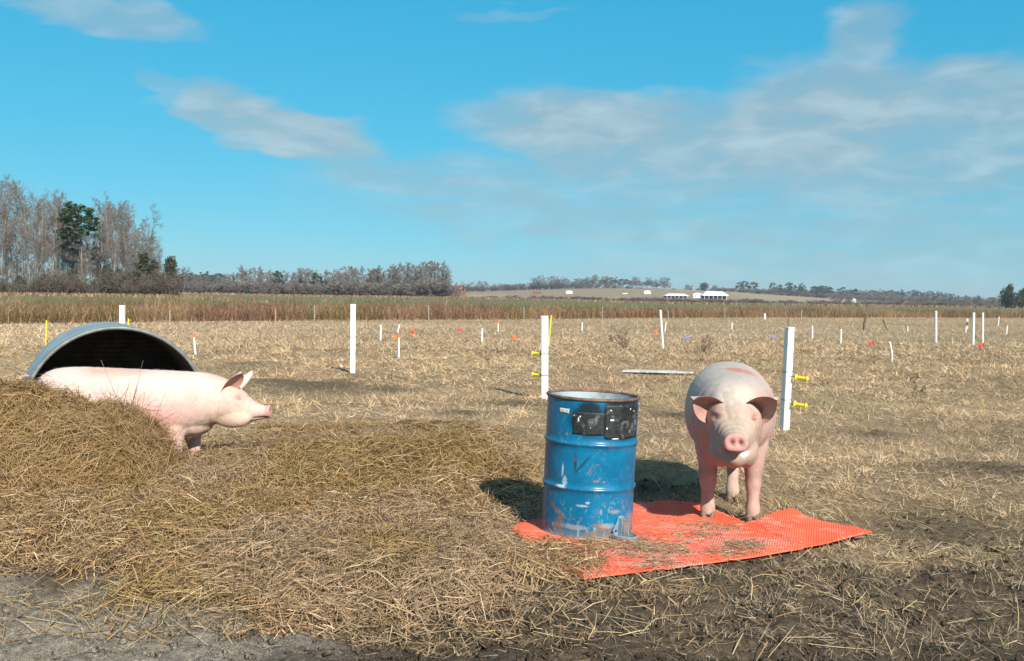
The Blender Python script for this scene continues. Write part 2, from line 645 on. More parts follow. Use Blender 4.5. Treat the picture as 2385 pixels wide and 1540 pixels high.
gxs = axis(-6000, -4.3, 4.6, 6000, 0.036, 1.12)
gys = axis(-400, 3.9, 9.6, 7000, 0.032, 1.07)
GX, GY = np.meshgrid(gxs, gys)
GZ = ground_h(GX, GY)
hm = hay_mask(GX, GY)
mm = mud_mask(GX, GY)
gm = grey_mask(GX, GY)
c_field = np.array((0.43, 0.32, 0.20))
c_mud = np.array((0.105, 0.084, 0.062))
c_grey = np.array((0.31, 0.28, 0.235))
c_hay = np.array((0.15, 0.10, 0.045))
gc = np.empty(GX.shape + (3,))
tint = fbm(GX, GY, 0.25, 4)[..., None]
rr0_ = np.hypot(GX, GY)
gc[:] = c_field * (0.78 + 0.44 * tint) * np.where(rr0_ < 30, 0.45 + 0.75 * fbm(GX, GY, 1.1, 4), 0.85)[..., None]
lp = sstep(fbm(GX + 50, GY, 0.13, 3), 0.55, 0.7)[..., None]
gc = gc * (1 - lp * 0.5) + np.array((0.26, 0.23, 0.13)) * lp * 0.5
gc = gc * (1 - mm[..., None] * 0.92) + c_mud * mm[..., None] * 0.92
gc = gc * (1 - gm[..., None]) + c_grey * gm[..., None]
gc = gc * (1 - hm[..., None]) + c_hay * hm[..., None]
# beyond the weeds: green winter wheat, then brown and pale stubble fields on the far rise
rr = np.hypot(GX, GY)
azd = np.degrees(np.arctan2(GX, np.maximum(GY, 1)))
weed_line = np.interp(azd, [-60, -27, 0, 27, 60], [30, 46, 70, 112, 160])
wheat = sstep(rr, weed_line + 12, weed_line + 22) * (1 - sstep(rr, 430, 470))
gc = gc * (1 - wheat[..., None]) + np.array((0.155, 0.175, 0.085)) * (0.85 + 0.3 * fbm(GX, GY, 0.02, 3)[..., None]) * wheat[..., None]
farf = sstep(rr, 450, 500)
stub = np.where(fbm(GX, GY, 0.006, 2)[..., None] > 0.5, np.array((0.36, 0.28, 0.19)), np.array((0.30, 0.235, 0.155)))
gc = gc * (1 - farf[..., None]) + stub * farf[..., None]
ny, nx = GX.shape
idx = np.arange(nx * ny).reshape(ny, nx)
F = np.stack([idx[:-1, :-1], idx[:-1, 1:], idx[1:, 1:], idx[1:, :-1]], -1).reshape(-1, 4)
ground = link_mesh('ground', np_mesh('ground', np.stack([GX, GY, GZ], -1).reshape(-1, 3), F, [M_GROUND], gc.reshape(-1, 3), True))
tag(ground, kind='structure')

# ================================================================ loose straw and grass (nobody could count it)


def ribbons(P, T, N, L, Wd, bend, segs=2, taper=0.0, based=False):
    """thin flat strips: P centre (or base), T direction, N bend direction"""
    n = len(P)
    B = np.cross(T, N)
    B /= np.linalg.norm(B, axis=1, keepdims=True) + 1e-9
    s = np.linspace(0, 1, segs + 1)
    out = np.empty((n, segs + 1, 2, 3), np.float32)
    for i, t in enumerate(s):
        along = (t if based else t - 0.5) * L
        if based:
            off = (t * t) * bend
        else:
            off = (1 - (2 * t - 1) ** 2) * bend
        c = P + T * along[:, None] + N * off[:, None]
        w = 0.5 * Wd * (1 - taper * (t if based else abs(2 * t - 1)))
        out[:, i, 0] = c - B * w[:, None]
        out[:, i, 1] = c + B * w[:, None]
    k = (segs + 1) * 2
    base = (np.arange(n) * k)[:, None]
    quads = []
    for i in range(segs):
        q = np.array([2 * i, 2 * i + 1, 2 * i + 3, 2 * i + 2])
        quads.append(base + q)
    return out.reshape(-1, 3), np.concatenate(quads), k


def unit(v):
    return v / (np.linalg.norm(v, axis=1, keepdims=True) + 1e-9)


def surf_normal(x, y, e=0.05):
    hx = (ground_h(x + e, y) - ground_h(x - e, y)) / (2 * e)
    hy = (ground_h(x, y + e) - ground_h(x, y - e)) / (2 * e)
    return unit(np.stack([-hx, -hy, np.ones_like(hx)], 1))


def lying(x, y, z, N, ang, tilt, L, Wd, lift, bend):
    """strips lying on a surface with normal N, turned by ang, tilted up a little"""
    a = np.cross(N, np.tile(np.array([[0.0, 1.0, 0.0]]), (len(x), 1)))
    a = unit(a)
    b = np.cross(N, a)
    T = a * np.cos(ang)[:, None] + b * np.sin(ang)[:, None]
    T = unit(T * np.cos(tilt)[:, None] + N * np.sin(tilt)[:, None])
    roll = RNG.uniform(-1.0, 1.0, len(x))
    side = np.cross(T, N)
    N2 = unit(N * np.cos(roll)[:, None] + side * np.sin(roll)[:, None])
    P = np.stack([x, y, z], 1) + N * lift[:, None]
    return ribbons(P, T, N2, L, Wd, bend, 2, 0.35)


def straw_colour(n, x, y, gold=0.0):
    pal = np.array([(0.43, 0.28, 0.135), (0.56, 0.40, 0.215), (0.29, 0.185, 0.08), (0.76, 0.61, 0.39), (0.38, 0.25, 0.135), (0.16, 0.10, 0.045)])
    w = np.array([0.23, 0.18, 0.2, 0.09, 0.14, 0.16])
    c = pal[RNG.choice(len(pal), n, p=w)]
    t = fbm(x, y, 1.1, 3)[:, None]
    olive = np.array((0.30, 0.205, 0.055))
    k = sstep(t, 0.50, 0.66) * 0.5
    c = c * (1 - k) + olive * k * RNG.uniform(0.6, 1.4, (n, 1))
    t2 = fbm(x + 40, y, 0.9, 3)[:, None]
    k2 = sstep(t2, 0.52, 0.68) * 0.5
    c = c * (1 - k2) + np.array((0.40, 0.30, 0.20)) * k2
    c = c * (1 - gold) + np.array((0.36, 0.235, 0.085)) * gold
    return np.clip(c * RNG.uniform(0.72, 1.22, (n, 1)), 0.02, 0.8)


# --- hay bed
n = 330000
yy = 4.2 + (11.2 - 4.2) * RNG.random(n) ** 1.25
xx = RNG.uniform(-1, 1, n) * (yy * 0.56 + 1.2)
xx = np.where(xx > 2.0, RNG.uniform(-5, 2, n), xx)
hk = hay_mask(xx, yy)
hs_ = poly_sd(xx, yy, HAY_POLY)
keep = RNG.random(n) < np.maximum(np.clip(hk * 1.25 - 0.12, 0, 1) * (0.55 + 0.75 * sstep(fbm(xx, yy, 3.0, 3), 0.38, 0.58)), 0.20 * np.exp(np.minimum(hs_, 0) / 0.35) * (fbm(xx, yy, 2.0, 3) > 0.42))
md_ = poly_sd(xx, yy, MAT_POLY)
keep &= (np.hypot(xx - DRUM[0], yy - DRUM[1]) > 0.315) & ((md_ < 0.0) | (RNG.random(n) < 1.15 * gauss(xx, yy, *g(1270, 1315), 0.34, 0.30)))
xx, yy = xx[keep], yy[keep]
n = len(xx)
N = surf_normal(xx, yy)
flow = 6.0 * fbm(xx, yy, 0.9, 2) + 3.5 * fbm(xx + 9, yy + 3, 2.2, 2)
ang = flow + RNG.normal(0, 1.0, n)
L = RNG.gamma(4.0, 0.026, n).clip(0.03, 0.34)
zb_ = np.maximum(ground_h(xx, yy), np.where(md_[keep] > 0, 0.014, -1))
V, Fq, k = lying(xx, yy, zb_, N, ang, RNG.normal(0.03, 0.20, n), L, RNG.uniform(0.0022, 0.0050, n),
                 RNG.gamma(1.6, 0.013, n) - 0.004, RNG.normal(0, 0.02, n) + L * 0.05)
colr = np.repeat(straw_colour(n, xx, yy, 0.0), k, 0)
o = link_mesh('loose_hay', np_mesh('loose_hay', V, Fq, [M_STRAW], colr))
tag(o, 'loose tan hay strewn thickly over the ground beside the orange mat', 'hay', kind='stuff')

# --- longer pale stems scattered over the hay, the mud and the mat
n = 2600
yy = 4.2 + 6.5 * RNG.random(n) ** 1.4
xx = RNG.uniform(-1, 1, n) * (yy * 0.56 + 1.0)
md_ = poly_sd(xx, yy, MAT_POLY)
keep = (np.hypot(xx - DRUM[0], yy - DRUM[1]) > 0.34) & ((md_ < 0) | (RNG.random(n) < 0.5))
xx, yy = xx[keep], yy[keep]
n = len(xx)
md_ = poly_sd(xx, yy, MAT_POLY)
L = RNG.gamma(4.0, 0.035, n).clip(0.05, 0.38)
zz = np.where(md_ > 0, 0.014, ground_h(xx, yy) + 0.018)
V, Fq, k = lying(xx, yy, zz, np.where((md_ > 0)[:, None], np.array([[0, 0, 1.0]]), surf_normal(xx, yy)), RNG.uniform(0, 6.3, n),
                 np.where(md_ > 0, 0.0, RNG.normal(0.05, 0.10, n)), L, RNG.uniform(0.0024, 0.0046, n) * np.interp(yy, [4, 6], [0.75, 1.0]), np.full(n, 0.004), RNG.normal(0, 0.03, n))
colr = np.repeat(np.array((0.56, 0.45, 0.27)) * RNG.uniform(0.7, 1.2, (n, 1)), k, 0)
o = link_mesh('straw_stems', np_mesh('straw_stems', V, Fq, [M_STRAW], colr))
tag(o, 'longer pale straw stems scattered over hay, mud and orange mat', 'straw', kind='stuff')

# --- fine chaff and mud-coloured litter lying on the mat in patches
n = 90000
xx = RNG.uniform(-0.2, 2.6, n)
yy = RNG.uniform(5.2, 7.6, n)
md_ = poly_sd(xx, yy, MAT_POLY)
patch = np.zeros(n)
for (u, v, sx, sy, w) in ((1560, 1285, .55, .13, .9), (1440, 1268, .26, .10, 1.0), (1720, 1275, .22, .10, 1.0), (1450, 1310, .3, .12, .9), (1650, 1230, .25, .1, .55),
                          (1330, 1290, .22, .2, 1.0), (1600, 1250, .3, .08, .6), (1850, 1290, .2, .08, .5), (1530, 1330, .3, .06, .5), (1700, 1240, .12, .08, .8)):
    gx, gy = g(u, v)
    patch = np.maximum(patch, w * gauss(xx, yy, gx, gy, sx, sy, -0.2))
patch = patch * sstep(fbm(xx, yy, 7.0, 3), 0.36, 0.62) * 1.25 + 0.03
keep = (md_ > 0) & (RNG.random(n) < patch) & (np.hypot(xx - DRUM[0], yy - DRUM[1]) > 0.31)
xx, yy = xx[keep], yy[keep]
n = len(xx)
MATZ = lambda x, y: 0.010 + 0.010 * (fbm(x, y, 2.2, 2) - 0.5)
L = RNG.gamma(2.5, 0.014, n).clip(0.008, 0.16)
V, Fq, k = lying(xx, yy, np.full(n, 0.022), np.tile(np.array([[0, 0, 1.0]]), (n, 1)), RNG.normal(0.2, 0.8, n), RNG.normal(0, 0.05, n), L,
                 RNG.uniform(0.002, 0.0045, n), RNG.uniform(-0.004, 0.003, n), RNG.normal(0.001, 0.003, n))
cl_ = np.where(RNG.random((n, 1)) < 0.35, np.array((0.24, 0.19, 0.14)), np.array((0.46, 0.34, 0.20))) * RNG.uniform(0.7, 1.3, (n, 1))
o = link_mesh('chaff', np_mesh('chaff', V, Fq, [M_STRAW], np.repeat(cl_, k, 0)))
tag(o, 'fine chaff and crumbs of soil lying in patches on the orange mat', 'chaff', kind='stuff')

# --- dry trampled grass of the field
n = 250000
yy = 4.05 * (38 / 4.05) ** (RNG.random(n) ** 0.80)
xx = RNG.uniform(-1, 1, n) * (yy * 0.56 + 1.6)
hk = hay_mask(xx, yy)
mk = mud_mask(xx, yy)
gk = grey_mask(xx, yy)
clump = fbm(xx, yy, 2.6, 3)
hl = mud_mask(xx, yy, True)
dens = (0.50 + 0.9 * sstep(clump, 0.40, 0.62)) * (1 - 0.25 * mk) * (1 - 0.70 * gk) * (1 - 0.9 * hk) * (1 - 0.75 * sstep(hl, 0.3, 0.7))
keep = (RNG.random(n) < dens) & (poly_sd(xx, yy, MAT_POLY) < -0.015) & (np.hypot(xx - DRUM[0], yy - DRUM[1]) > 0.33)
xx, yy, mk = xx[keep], yy[keep], mk[keep]
# a good part of the blades stands together in tufts
nt_ = 5600
ty = 4.3 * (36 / 4.3) ** (RNG.random(nt_) ** 0.75)
tx = RNG.uniform(-1, 1, nt_) * (ty * 0.56 + 1.6)
tk_ = (hay_mask(tx, ty) < 0.3) & (mud_mask(tx, ty, True) < 0.4) & (poly_sd(tx, ty, MAT_POLY) < -0.06) & (grey_mask(tx, ty) < 0.4) & (np.hypot(tx - DRUM[0], ty - DRUM[1]) > 0.45)
tx, ty = tx[tk_], ty[tk_]
per_ = 26
rad_ = np.repeat(RNG.uniform(0.02, 0.09, len(tx)), per_)
ang0 = RNG.uniform(0, 6.283, len(tx) * per_)
rr0 = rad_ * np.sqrt(RNG.random(len(ang0)))
n0 = len(xx)
xx = np.concatenate([xx, np.repeat(tx, per_) + rr0 * np.cos(ang0)])
yy = np.concatenate([yy, np.repeat(ty, per_) + rr0 * np.sin(ang0)])
mk = np.concatenate([mk, mud_mask(xx[n0:], yy[n0:])])
tufted = np.arange(len(xx)) >= n0
tcol = np.concatenate([np.ones(n0), np.repeat(RNG.uniform(0.62, 1.25, len(tx)), per_)])
n = len(xx)
far = sstep(yy, 8, 30)
tall = sstep(fbm(xx + 20, yy, 0.6, 3), 0.52, 0.68)
tilt = np.abs(RNG.normal(0.28, 0.30, n)).clip(0.0, 1.35) + 0.12 * tall
ang = 5 * fbm(xx, yy, 0.5, 2) + RNG.normal(0, 1.7, n)
tilt = np.where(tufted, RNG.uniform(0.25, 1.15, n), tilt)
ang = np.where(tufted, np.concatenate([np.zeros(n0), ang0]) + RNG.normal(0, 0.5, n), ang)
T = np.stack([np.cos(ang) * np.cos(tilt), np.sin(ang) * np.cos(tilt), np.sin(tilt)], 1)
Nn = unit(np.stack([RNG.normal(0, .5, n), RNG.normal(0, .5, n), np.full(n, 1.0)], 1))
L = RNG.gamma(4.0, 0.021, n).clip(0.025, 0.30) * (1 + 0.5 * far) * (1 - 0.35 * mk)
V, Fq, k = ribbons(np.stack([xx, yy, ground_h(xx, yy) - 0.008 + RNG.random(n) * 0.018], 1), T, Nn, L, RNG.uniform(0.0024, 0.0052, n) * (1 + 2.2 * far), -L * RNG.uniform(0, 0.5, n),
                   1, 0.75, True)
pal = np.array([(0.48, 0.345, 0.20), (0.58, 0.445, 0.28), (0.37, 0.26, 0.145), (0.27, 0.195, 0.12), (0.40, 0.30, 0.165)])
cg = pal[RNG.choice(5, n, p=[.3, .2, .22, .14, .14])] * RNG.uniform(0.75, 1.2, (n, 1))
cg *= (0.55 + 0.9 * fbm(xx, yy, 0.7, 4))[:, None] * tcol[:, None]
cg = cg * (1 - 0.62 * mk[:, None]) + np.array((0.15, 0.118, 0.082)) * 0.62 * mk[:, None]
gt = sstep(fbm(xx - 7, yy + 3, 0.5, 3), 0.6, 0.72)[:, None] * 0.35
cg = cg * (1 - gt) + np.array((0.17, 0.18, 0.08)) * gt
o = link_mesh('dry_grass', np_mesh('dry_grass', V, Fq, [M_GRASS], np.repeat(cg, k, 0)))
tag(o, 'short trampled dry grass covering the whole pasture', 'grass', kind='stuff')

# --- crumbs of soil over the bare and trampled places
n = 60000
yy = 4.0 + 5.0 * RNG.random(n) ** 1.6
xx = RNG.uniform(-1, 1, n) * (yy * 0.56 + 0.8)
mk, gk, hk = mud_mask(xx, yy), grey_mask(xx, yy), hay_mask(xx, yy)
keep = (RNG.random(n) < np.maximum(mk * 0.6, gk * 0.3) * (1 - 0.5 * gk) * (1 - hk) * sstep(fbm(xx, yy, 4.0, 3), 0.35, 0.6)) & (poly_sd(xx, yy, MAT_POLY) < -0.02)
xx, yy, gk = xx[keep], yy[keep], gk[keep]
n = len(xx)
oct_ = np.array([(1, 0, 0), (-1, 0, 0), (0, 1, 0), (0, -1, 0), (0, 0, 1), (0, 0, -1)], float)
sz = RNG.gamma(1.6, 0.0036, n).clip(0.002, 0.022)
V = oct_[None] * sz[:, None, None] * RNG.uniform(0.6, 1.3, (n, 6, 3)) + RNG.normal(0, 0.25, (n, 6, 3)) * sz[:, None, None]
V = V + np.stack([xx, yy, ground_h(xx, yy) + sz * 0.3], 1)[:, None]
of = np.array([(0, 2, 4), (2, 1, 4), (1, 3, 4), (3, 0, 4), (2, 0, 5), (1, 2, 5), (3, 1, 5), (0, 3, 5)])
Fq = ((np.arange(n) * 6)[:, None, None] + of[None]).reshape(-1, 3)
cs_ = (c_mud * (1 - gk[:, None]) + c_grey * gk[:, None]) * RNG.uniform(0.7, 1.35, (n, 1))
o = link_mesh('soil_crumbs', np_mesh('soil_crumbs', V.reshape(-1, 3), Fq, [M_GROUND], np.repeat(cs_, 6, 0)))
tag(o, 'crumbs of soil lying over the bare trampled ground', 'soil', kind='stuff')

# --- farther pasture: coarse tufts up to the weeds
n = 80000
az = RNG.uniform(-0.56, 0.56, n)
wl = np.interp(np.degrees(az), [-60, -27, 0, 27, 60], [30, 46, 70, 112, 160])
yy = 28 + (wl + 4 - 28) * RNG.random(n) ** 1.2
xx = yy * np.tan(az) * 1.05
tilt = np.abs(RNG.normal(0.5, 0.35, n)).clip(0.05, 1.4)
ang = RNG.uniform(0, 6.3, n)
T = np.stack([np.cos(ang) * np.cos(tilt), np.sin(ang) * np.cos(tilt), np.sin(tilt)], 1)
L = RNG.uniform(0.08, 0.22, n)
V, Fq, k = ribbons(np.stack([xx, yy, ground_h(xx, yy) - 0.02], 1), T, unit(RNG.normal(0, 1, (n, 3))), L, RNG.uniform(0.012, 0.032, n), -L * 0.2, 1, 0.7, True)
cg = (pal[RNG.choice(5, n)] * 0.55 + np.array((0.42, 0.345, 0.255)) * 0.45) * RNG.uniform(0.8, 1.15, (n, 1)) * (0.62 + 0.5 * fbm(xx, yy, 0.12, 3))[:, None]
o = link_mesh('far_pasture_grass', np_mesh('far_pasture_grass', V, Fq, [M_GRASS], np.repeat(cg, k, 0)))
tag(o, 'pale dry grass tufts of the far pasture before the tall weeds', 'grass', kind='stuff')

# --- tall dead weeds along the far edge of the pasture
n = 56000
az = np.radians(RNG.uniform(-33, 33, n))
wl = np.interp(np.degrees(az), [-60, -27, 0, 27, 60], [30, 46, 70, 112, 160])
dp = RNG.random(n) ** 1.3
dist = wl + dp * np.interp(np.degrees(az), [-30, 30], [13, 26])
xx, yy = dist * np.sin(az) / np.cos(az), dist
edge = fbm(xx, np.zeros(n), 0.25, 3)
hgt = (0.55 + 0.85 * fbm(xx, yy, 0.22, 3)) * RNG.uniform(0.55, 1.15, n) * np.interp(np.degrees(az), [-30, -10, 10, 30], [0.86, 0.90, 0.80, 0.66]) * np.where(RNG.random(n) < 0.14, 1.55, 1.0)
lean = RNG.normal(0, 0.24, (n, 2))
T = unit(np.stack([lean[:, 0], lean[:, 1], np.ones(n)], 1))
Nn = unit(np.stack([RNG.normal(0, 1, n), RNG.normal(0, 1, n), np.zeros(n)], 1))
V, Fq, k = ribbons(np.stack([xx, yy, ground_h(xx, yy) - 0.05], 1), T, Nn, hgt, RNG.uniform(0.012, 0.034, n), RNG.normal(0, 0.12, n) * hgt, 1, 0.6, True)
spec = fbm(xx + 60, yy, 0.16, 3)[:, None]
spec2 = fbm(xx - 90, yy * 0.5, 0.33, 2)[:, None]
rust, olive, blond = np.array((0.20, 0.11, 0.075)), np.array((0.18, 0.14, 0.055)), np.array((0.40, 0.26, 0.15))
k1, k2 = sstep(spec, 0.45, 0.58), sstep(spec2, 0.52, 0.66)
cw = olive * (1 - k1) + rust * k1
right = sstep(az, 0.02, 0.3)[:, None]
cw = cw * (1 - 0.6 * right) + np.array((0.19, 0.115, 0.075)) * 0.6 * right
cw = cw * (1 - k2 * 0.75) + blond * k2 * 0.75
low = (dp < 0.22)[:, None]
cw = np.where(low & (RNG.random((n, 1)) < 0.4), blond * 0.95, cw) * RNG.uniform(0.55, 1.2, (n, 1)) * 0.72
V2, F2 = [V], [Fq]
C2 = [np.repeat(cw, k, 0)]
sel = RNG.random(n) < 0.75                      # side twigs on the stalks
m_ = int(sel.sum())
off = len(V)
for rep in range(2):
    t = RNG.uniform(0.35, 0.95, m_)
    P = np.stack([xx, yy, ground_h(xx, yy)], 1)[sel] + T[sel] * (hgt[sel] * t)[:, None]
    Tb = unit(T[sel] + unit(RNG.normal(0, 1, (m_, 3))) * 0.7)
    Vb, Fb, kb = ribbons(P, Tb, unit(RNG.normal(0, 1, (m_, 3))), RNG.uniform(0.08, 0.3, m_), RNG.uniform(0.012, 0.03, m_), np.zeros(m_), 1, 0.5, True)
    V2.append(Vb)
    F2.append(Fb + off)
    off += len(Vb)
    C2.append(np.repeat(cw[sel] * 1.05, kb, 0))
o = link_mesh('tall_weeds', np_mesh('tall_weeds', np.concatenate(V2), np.concatenate(F2), [M_GRASS], np.concatenate(C2)))
tag(o, 'belt of tall dead brown weeds along the far edge of the pasture', 'weeds', kind='stuff')

# brown grass strip under the woods at the far side of the wheat
n = 14000
az = np.radians(RNG.uniform(-32, 32, n))
dist = RNG.uniform(425, 452, n)
azg = np.degrees(az) + RNG.normal(0, 2.0, n)
dist = np.where(azg < -17, RNG.uniform(166, 178, n), dist)
xx, yy = dist * np.tan(az), dist
hgt = np.where(azg < -17, RNG.uniform(0.2, 0.8, n), RNG.uniform(0.4, 1.3, n))
T = unit(np.stack([RNG.normal(0, .2, n), RNG.normal(0, .2, n), np.ones(n)], 1))
V, Fq, k = ribbons(np.stack([xx, yy, ground_h(xx, yy) - 0.1], 1), T, unit(RNG.normal(0, 1, (n, 3)) * np.array([1, 1, 0.01])), hgt, RNG.uniform(0.2, 0.6, n), np.zeros(n), 1, 0.6, True)
cw = np.array([(0.26, 0.17, 0.09), (0.20, 0.12, 0.075), (0.30, 0.22, 0.12)])[RNG.choice(3, n)] * RNG.uniform(0.55, 1.0, (n, 1))
o = link_mesh('field_margin_grass', np_mesh('field_margin_grass', V, Fq, [M_GRASS], np.repeat(cw, k, 0)))
tag(o, 'rough brown grass margin at the far edge of the green field', 'grass', kind='stuff')

# ================================================================ TREES


def seg_mesh(segs, sides):
    """segs: list of (p0, p1, r0, r1, colour) -> tapered prisms"""
    A = np.array([s[0] for s in segs], float)
    Bp = np.array([s[1] for s in segs], float)
    r0 = np.array([s[2] for s in segs])
    r1 = np.array([s[3] for s in segs])
    c = np.array([s[4] for s in segs])
    d = unit(Bp - A)
    ref = np.where(np.abs(d[:, 2:3]) < 0.9, np.array([[0, 0, 1.0]]), np.array([[1.0, 0, 0]]))
    u = unit(np.cross(d, ref))
    v = np.cross(d, u)
    n = len(segs)
    out = np.empty((n, 2, sides, 3))
    for k in range(sides):
        t = 2 * math.pi * k / sides
        dirv = u * math.cos(t) + v * math.sin(t)
        out[:, 0, k] = A + dirv * r0[:, None]
        out[:, 1, k] = Bp + dirv * r1[:, None]
    base = (np.arange(n) * 2 * sides)[:, None]
    F = np.concatenate([base + np.array([k, (k + 1) % sides, sides + (k + 1) % sides, sides + k]) for k in range(sides)])
    return out.reshape(-1, 3), F, np.repeat(c, 2 * sides, 0)


def grow(rs, p, d, length, r, level, spec, out):
    nseg = spec['nseg'][level]
    pos = np.array(p, float)
    d = np.array(d, float)
    pts = [pos.copy()]
    rad = [r]
    for i in range(nseg):
        d = d + rs.normal(0, spec['wob'][level], 3) + np.array([0, 0, spec['up'][level]])
        d /= np.linalg.norm(d)
        pos = pos + d * length / nseg
        pts.append(pos.copy())
        rad.append(r * (1 - (1 - spec['tip'][level]) * (i + 1) / nseg))
    for i in range(nseg):
        out[level].append((pts[i], pts[i + 1], rad[i], rad[i + 1]))
    if level + 1 >= len(spec['n']):
        return
    nb = spec['n'][level + 1]
    nb = max(1, int(nb * rs.uniform(0.8, 1.2)))
    for b in range(nb):
        t = spec['start'][level] + (1 - spec['start'][level]) * (b + rs.random()) / nb
        f = t * nseg
        i = min(int(f), nseg - 1)
        q = pts[i] + (pts[i + 1] - pts[i]) * (f - i)
        ax = pts[i + 1] - pts[i]
        ax = ax / np.linalg.norm(ax)
        w = rs.normal(0, 1, 3)
        w -= ax * np.dot(w, ax)
        w /= np.linalg.norm(w) + 1e-9
        an = math.radians(spec['ang'][level + 1] * rs.uniform(0.7, 1.3))
        nd = ax * math.cos(an) + w * math.sin(an)
        ln = length * spec['len'][level + 1] * rs.uniform(0.65, 1.15) * (1.15 - 0.65 * t if level == 0 else 1.0)
        grow(rs, q, nd, ln, max(rad[i] * spec['rr'][level + 1], 0.014), level + 1, spec, out)


def bare_tree(seed, h, crown_start=0.42, n1=22, spread=44, colour=(0.20, 0.165, 0.14), trunk_c=(0.27, 0.235, 0.20), r=None, thick=1.0, blen=0.25):
    rs = np.random.default_rng(seed)
    spec = dict(n=[1, n1, 7, 6, 5], nseg=[9, 4, 3, 2, 1], wob=[0.03, 0.10, 0.14, 0.17, 0.2], up=[0.02, 0.09, 0.08, 0.06, 0.03],
                tip=[0.16, 0.25, 0.3, 0.5, 0.6], start=[crown_start, 0.22, 0.2, 0.15, 0], ang=[0, spread, 42, 40, 38],
                len=[1, blen, 0.46, 0.48, 0.55], rr=[1, 0.42, 0.5, 0.55, 0.6])
    out = [[] for _ in range(5)]
    grow(rs, (0, 0, -0.3), (rs.normal(0, .02), rs.normal(0, .02), 1), h, r or h * 0.0095, 0, spec, out)
    tk = seg_mesh([(*s, np.array(trunk_c) * rs.uniform(0.85, 1.15)) for s in out[0]], 7)
    limbs = [(*s, np.array(trunk_c) * 0.9) for s in out[1]] + [(*s, np.array(colour)) for s in out[2]]
    tw = [(s[0], s[1], max(s[2], 0.018) * thick, max(s[3], 0.012) * thick, np.array(colour) * rs.uniform(0.8, 1.25)) for s in out[3]]
    tf = [(s[0], s[1], max(s[2], 0.016) * thick, max(s[3], 0.011) * thick, np.array(colour) * rs.uniform(0.8, 1.3)) for s in out[4]]
    a, b = seg_mesh(limbs, 4), seg_mesh(tw, 3)
    P0 = np.array([s[0] for s in tf])
    dv_ = np.array([s[1] for s in tf]) - P0
    Lf = np.linalg.norm(dv_, axis=1)
    fv, ff, fk = ribbons(P0, dv_ / Lf[:, None], unit(rs.normal(0, 1, (len(tf), 3))), Lf, np.array([s[2] for s in tf]) * 1.7, np.zeros(len(tf)), 1, 0.5, True)
    return (tk, (np.concatenate([a[0], b[0], fv]), [np.concatenate([a[1], b[1] + len(a[0]), ff + len(a[0]) + len(b[0])])], np.concatenate([a[2], b[2], np.repeat(np.array([s[4] for s in tf]), fk, 0)])))


def clumps(rs, centres, radii, per, size, colour, jitter=0.25):
    """needle or leaf sprays: small tilted quads through ellipsoidal clumps"""
    n = per * len(centres)
    c = np.repeat(np.array(centres), per, 0)
    rad = np.repeat(np.array(radii), per, 0)
    d = unit(rs.normal(0, 1, (n, 3))) * (rs.random((n, 1)) ** 0.45)
    P = c + d * rad
    T = unit(rs.normal(0, 1, (n, 3)) + d * 0.8)
    Nn = unit(np.cross(T, rs.normal(0, 1, (n, 3))))
    L = rs.uniform(0.6, 1.3, n) * size
    V, F, k = ribbons(P, T, Nn, L, L * rs.uniform(0.3, 0.6, n), L * 0.12, 1, 0.3)
    col = np.array(colour) * rs.uniform(0.6, 1.4, (n, 1)) * np.repeat(rs.uniform(0.75, 1.25, (len(centres), 1)), per, 0)
    return V, F, np.repeat(col, k, 0)


def pine_tree(seed, h, crown=0.42, width=3.0, colour=(0.030, 0.060, 0.022), per=46, nb=46, size=0.5):
    rs = np.random.default_rng(seed)
    segs = []
    p = np.array([0, 0, -0.3])
    d = np.array([0, 0, 1.0])
    pts = [p]
    for i in range(9):
        d = unit((d + rs.normal(0, 0.03, 3) + np.array([0, 0, .05]))[None])[0]
        p = p + d * h * 0.97 / 9
        pts.append(p)
    r0 = h * 0.011
    for i in range(9):
        segs.append((pts[i], pts[i + 1], r0 * (1 - i / 10), r0 * (1 - (i + 1) / 10), np.array((0.20, 0.15, 0.115))))
    tk = seg_mesh(segs, 7)
    cs, rd, br = [], [], []
    for b in range(nb):
        t = 1 - crown * (rs.random() ** 0.8)
        z = h * t
        f = t * 9
        i = min(int(f), 8)
        q = pts[i] + (pts[i + 1] - pts[i]) * (f - i)
        s = (1 - t) / crown
        reach = width * (0.25 + 0.95 * math.sin(min(1.0, s * 1.25 + 0.12) * math.pi * 0.62)) * rs.uniform(0.5, 1.05)
        a = rs.uniform(0, 2 * math.pi)
        e = q + np.array([math.cos(a) * reach, math.sin(a) * reach, reach * rs.uniform(0.05, 0.4)])
        br.append((q, e, 0.05, 0.02, np.array((0.15, 0.11, 0.08))))
        cs.append(e)
        k = rs.uniform(0.6, 1.15) * width * 0.30
        rd.append((k, k, k * 0.62))
    c = clumps(rs, cs, rd, per, size, colour)
    b_ = seg_mesh(br, 3)
    return (tk, (np.concatenate([c[0], b_[0]]), [c[1], b_[1] + len(c[0])], np.concatenate([c[2], b_[2]])))


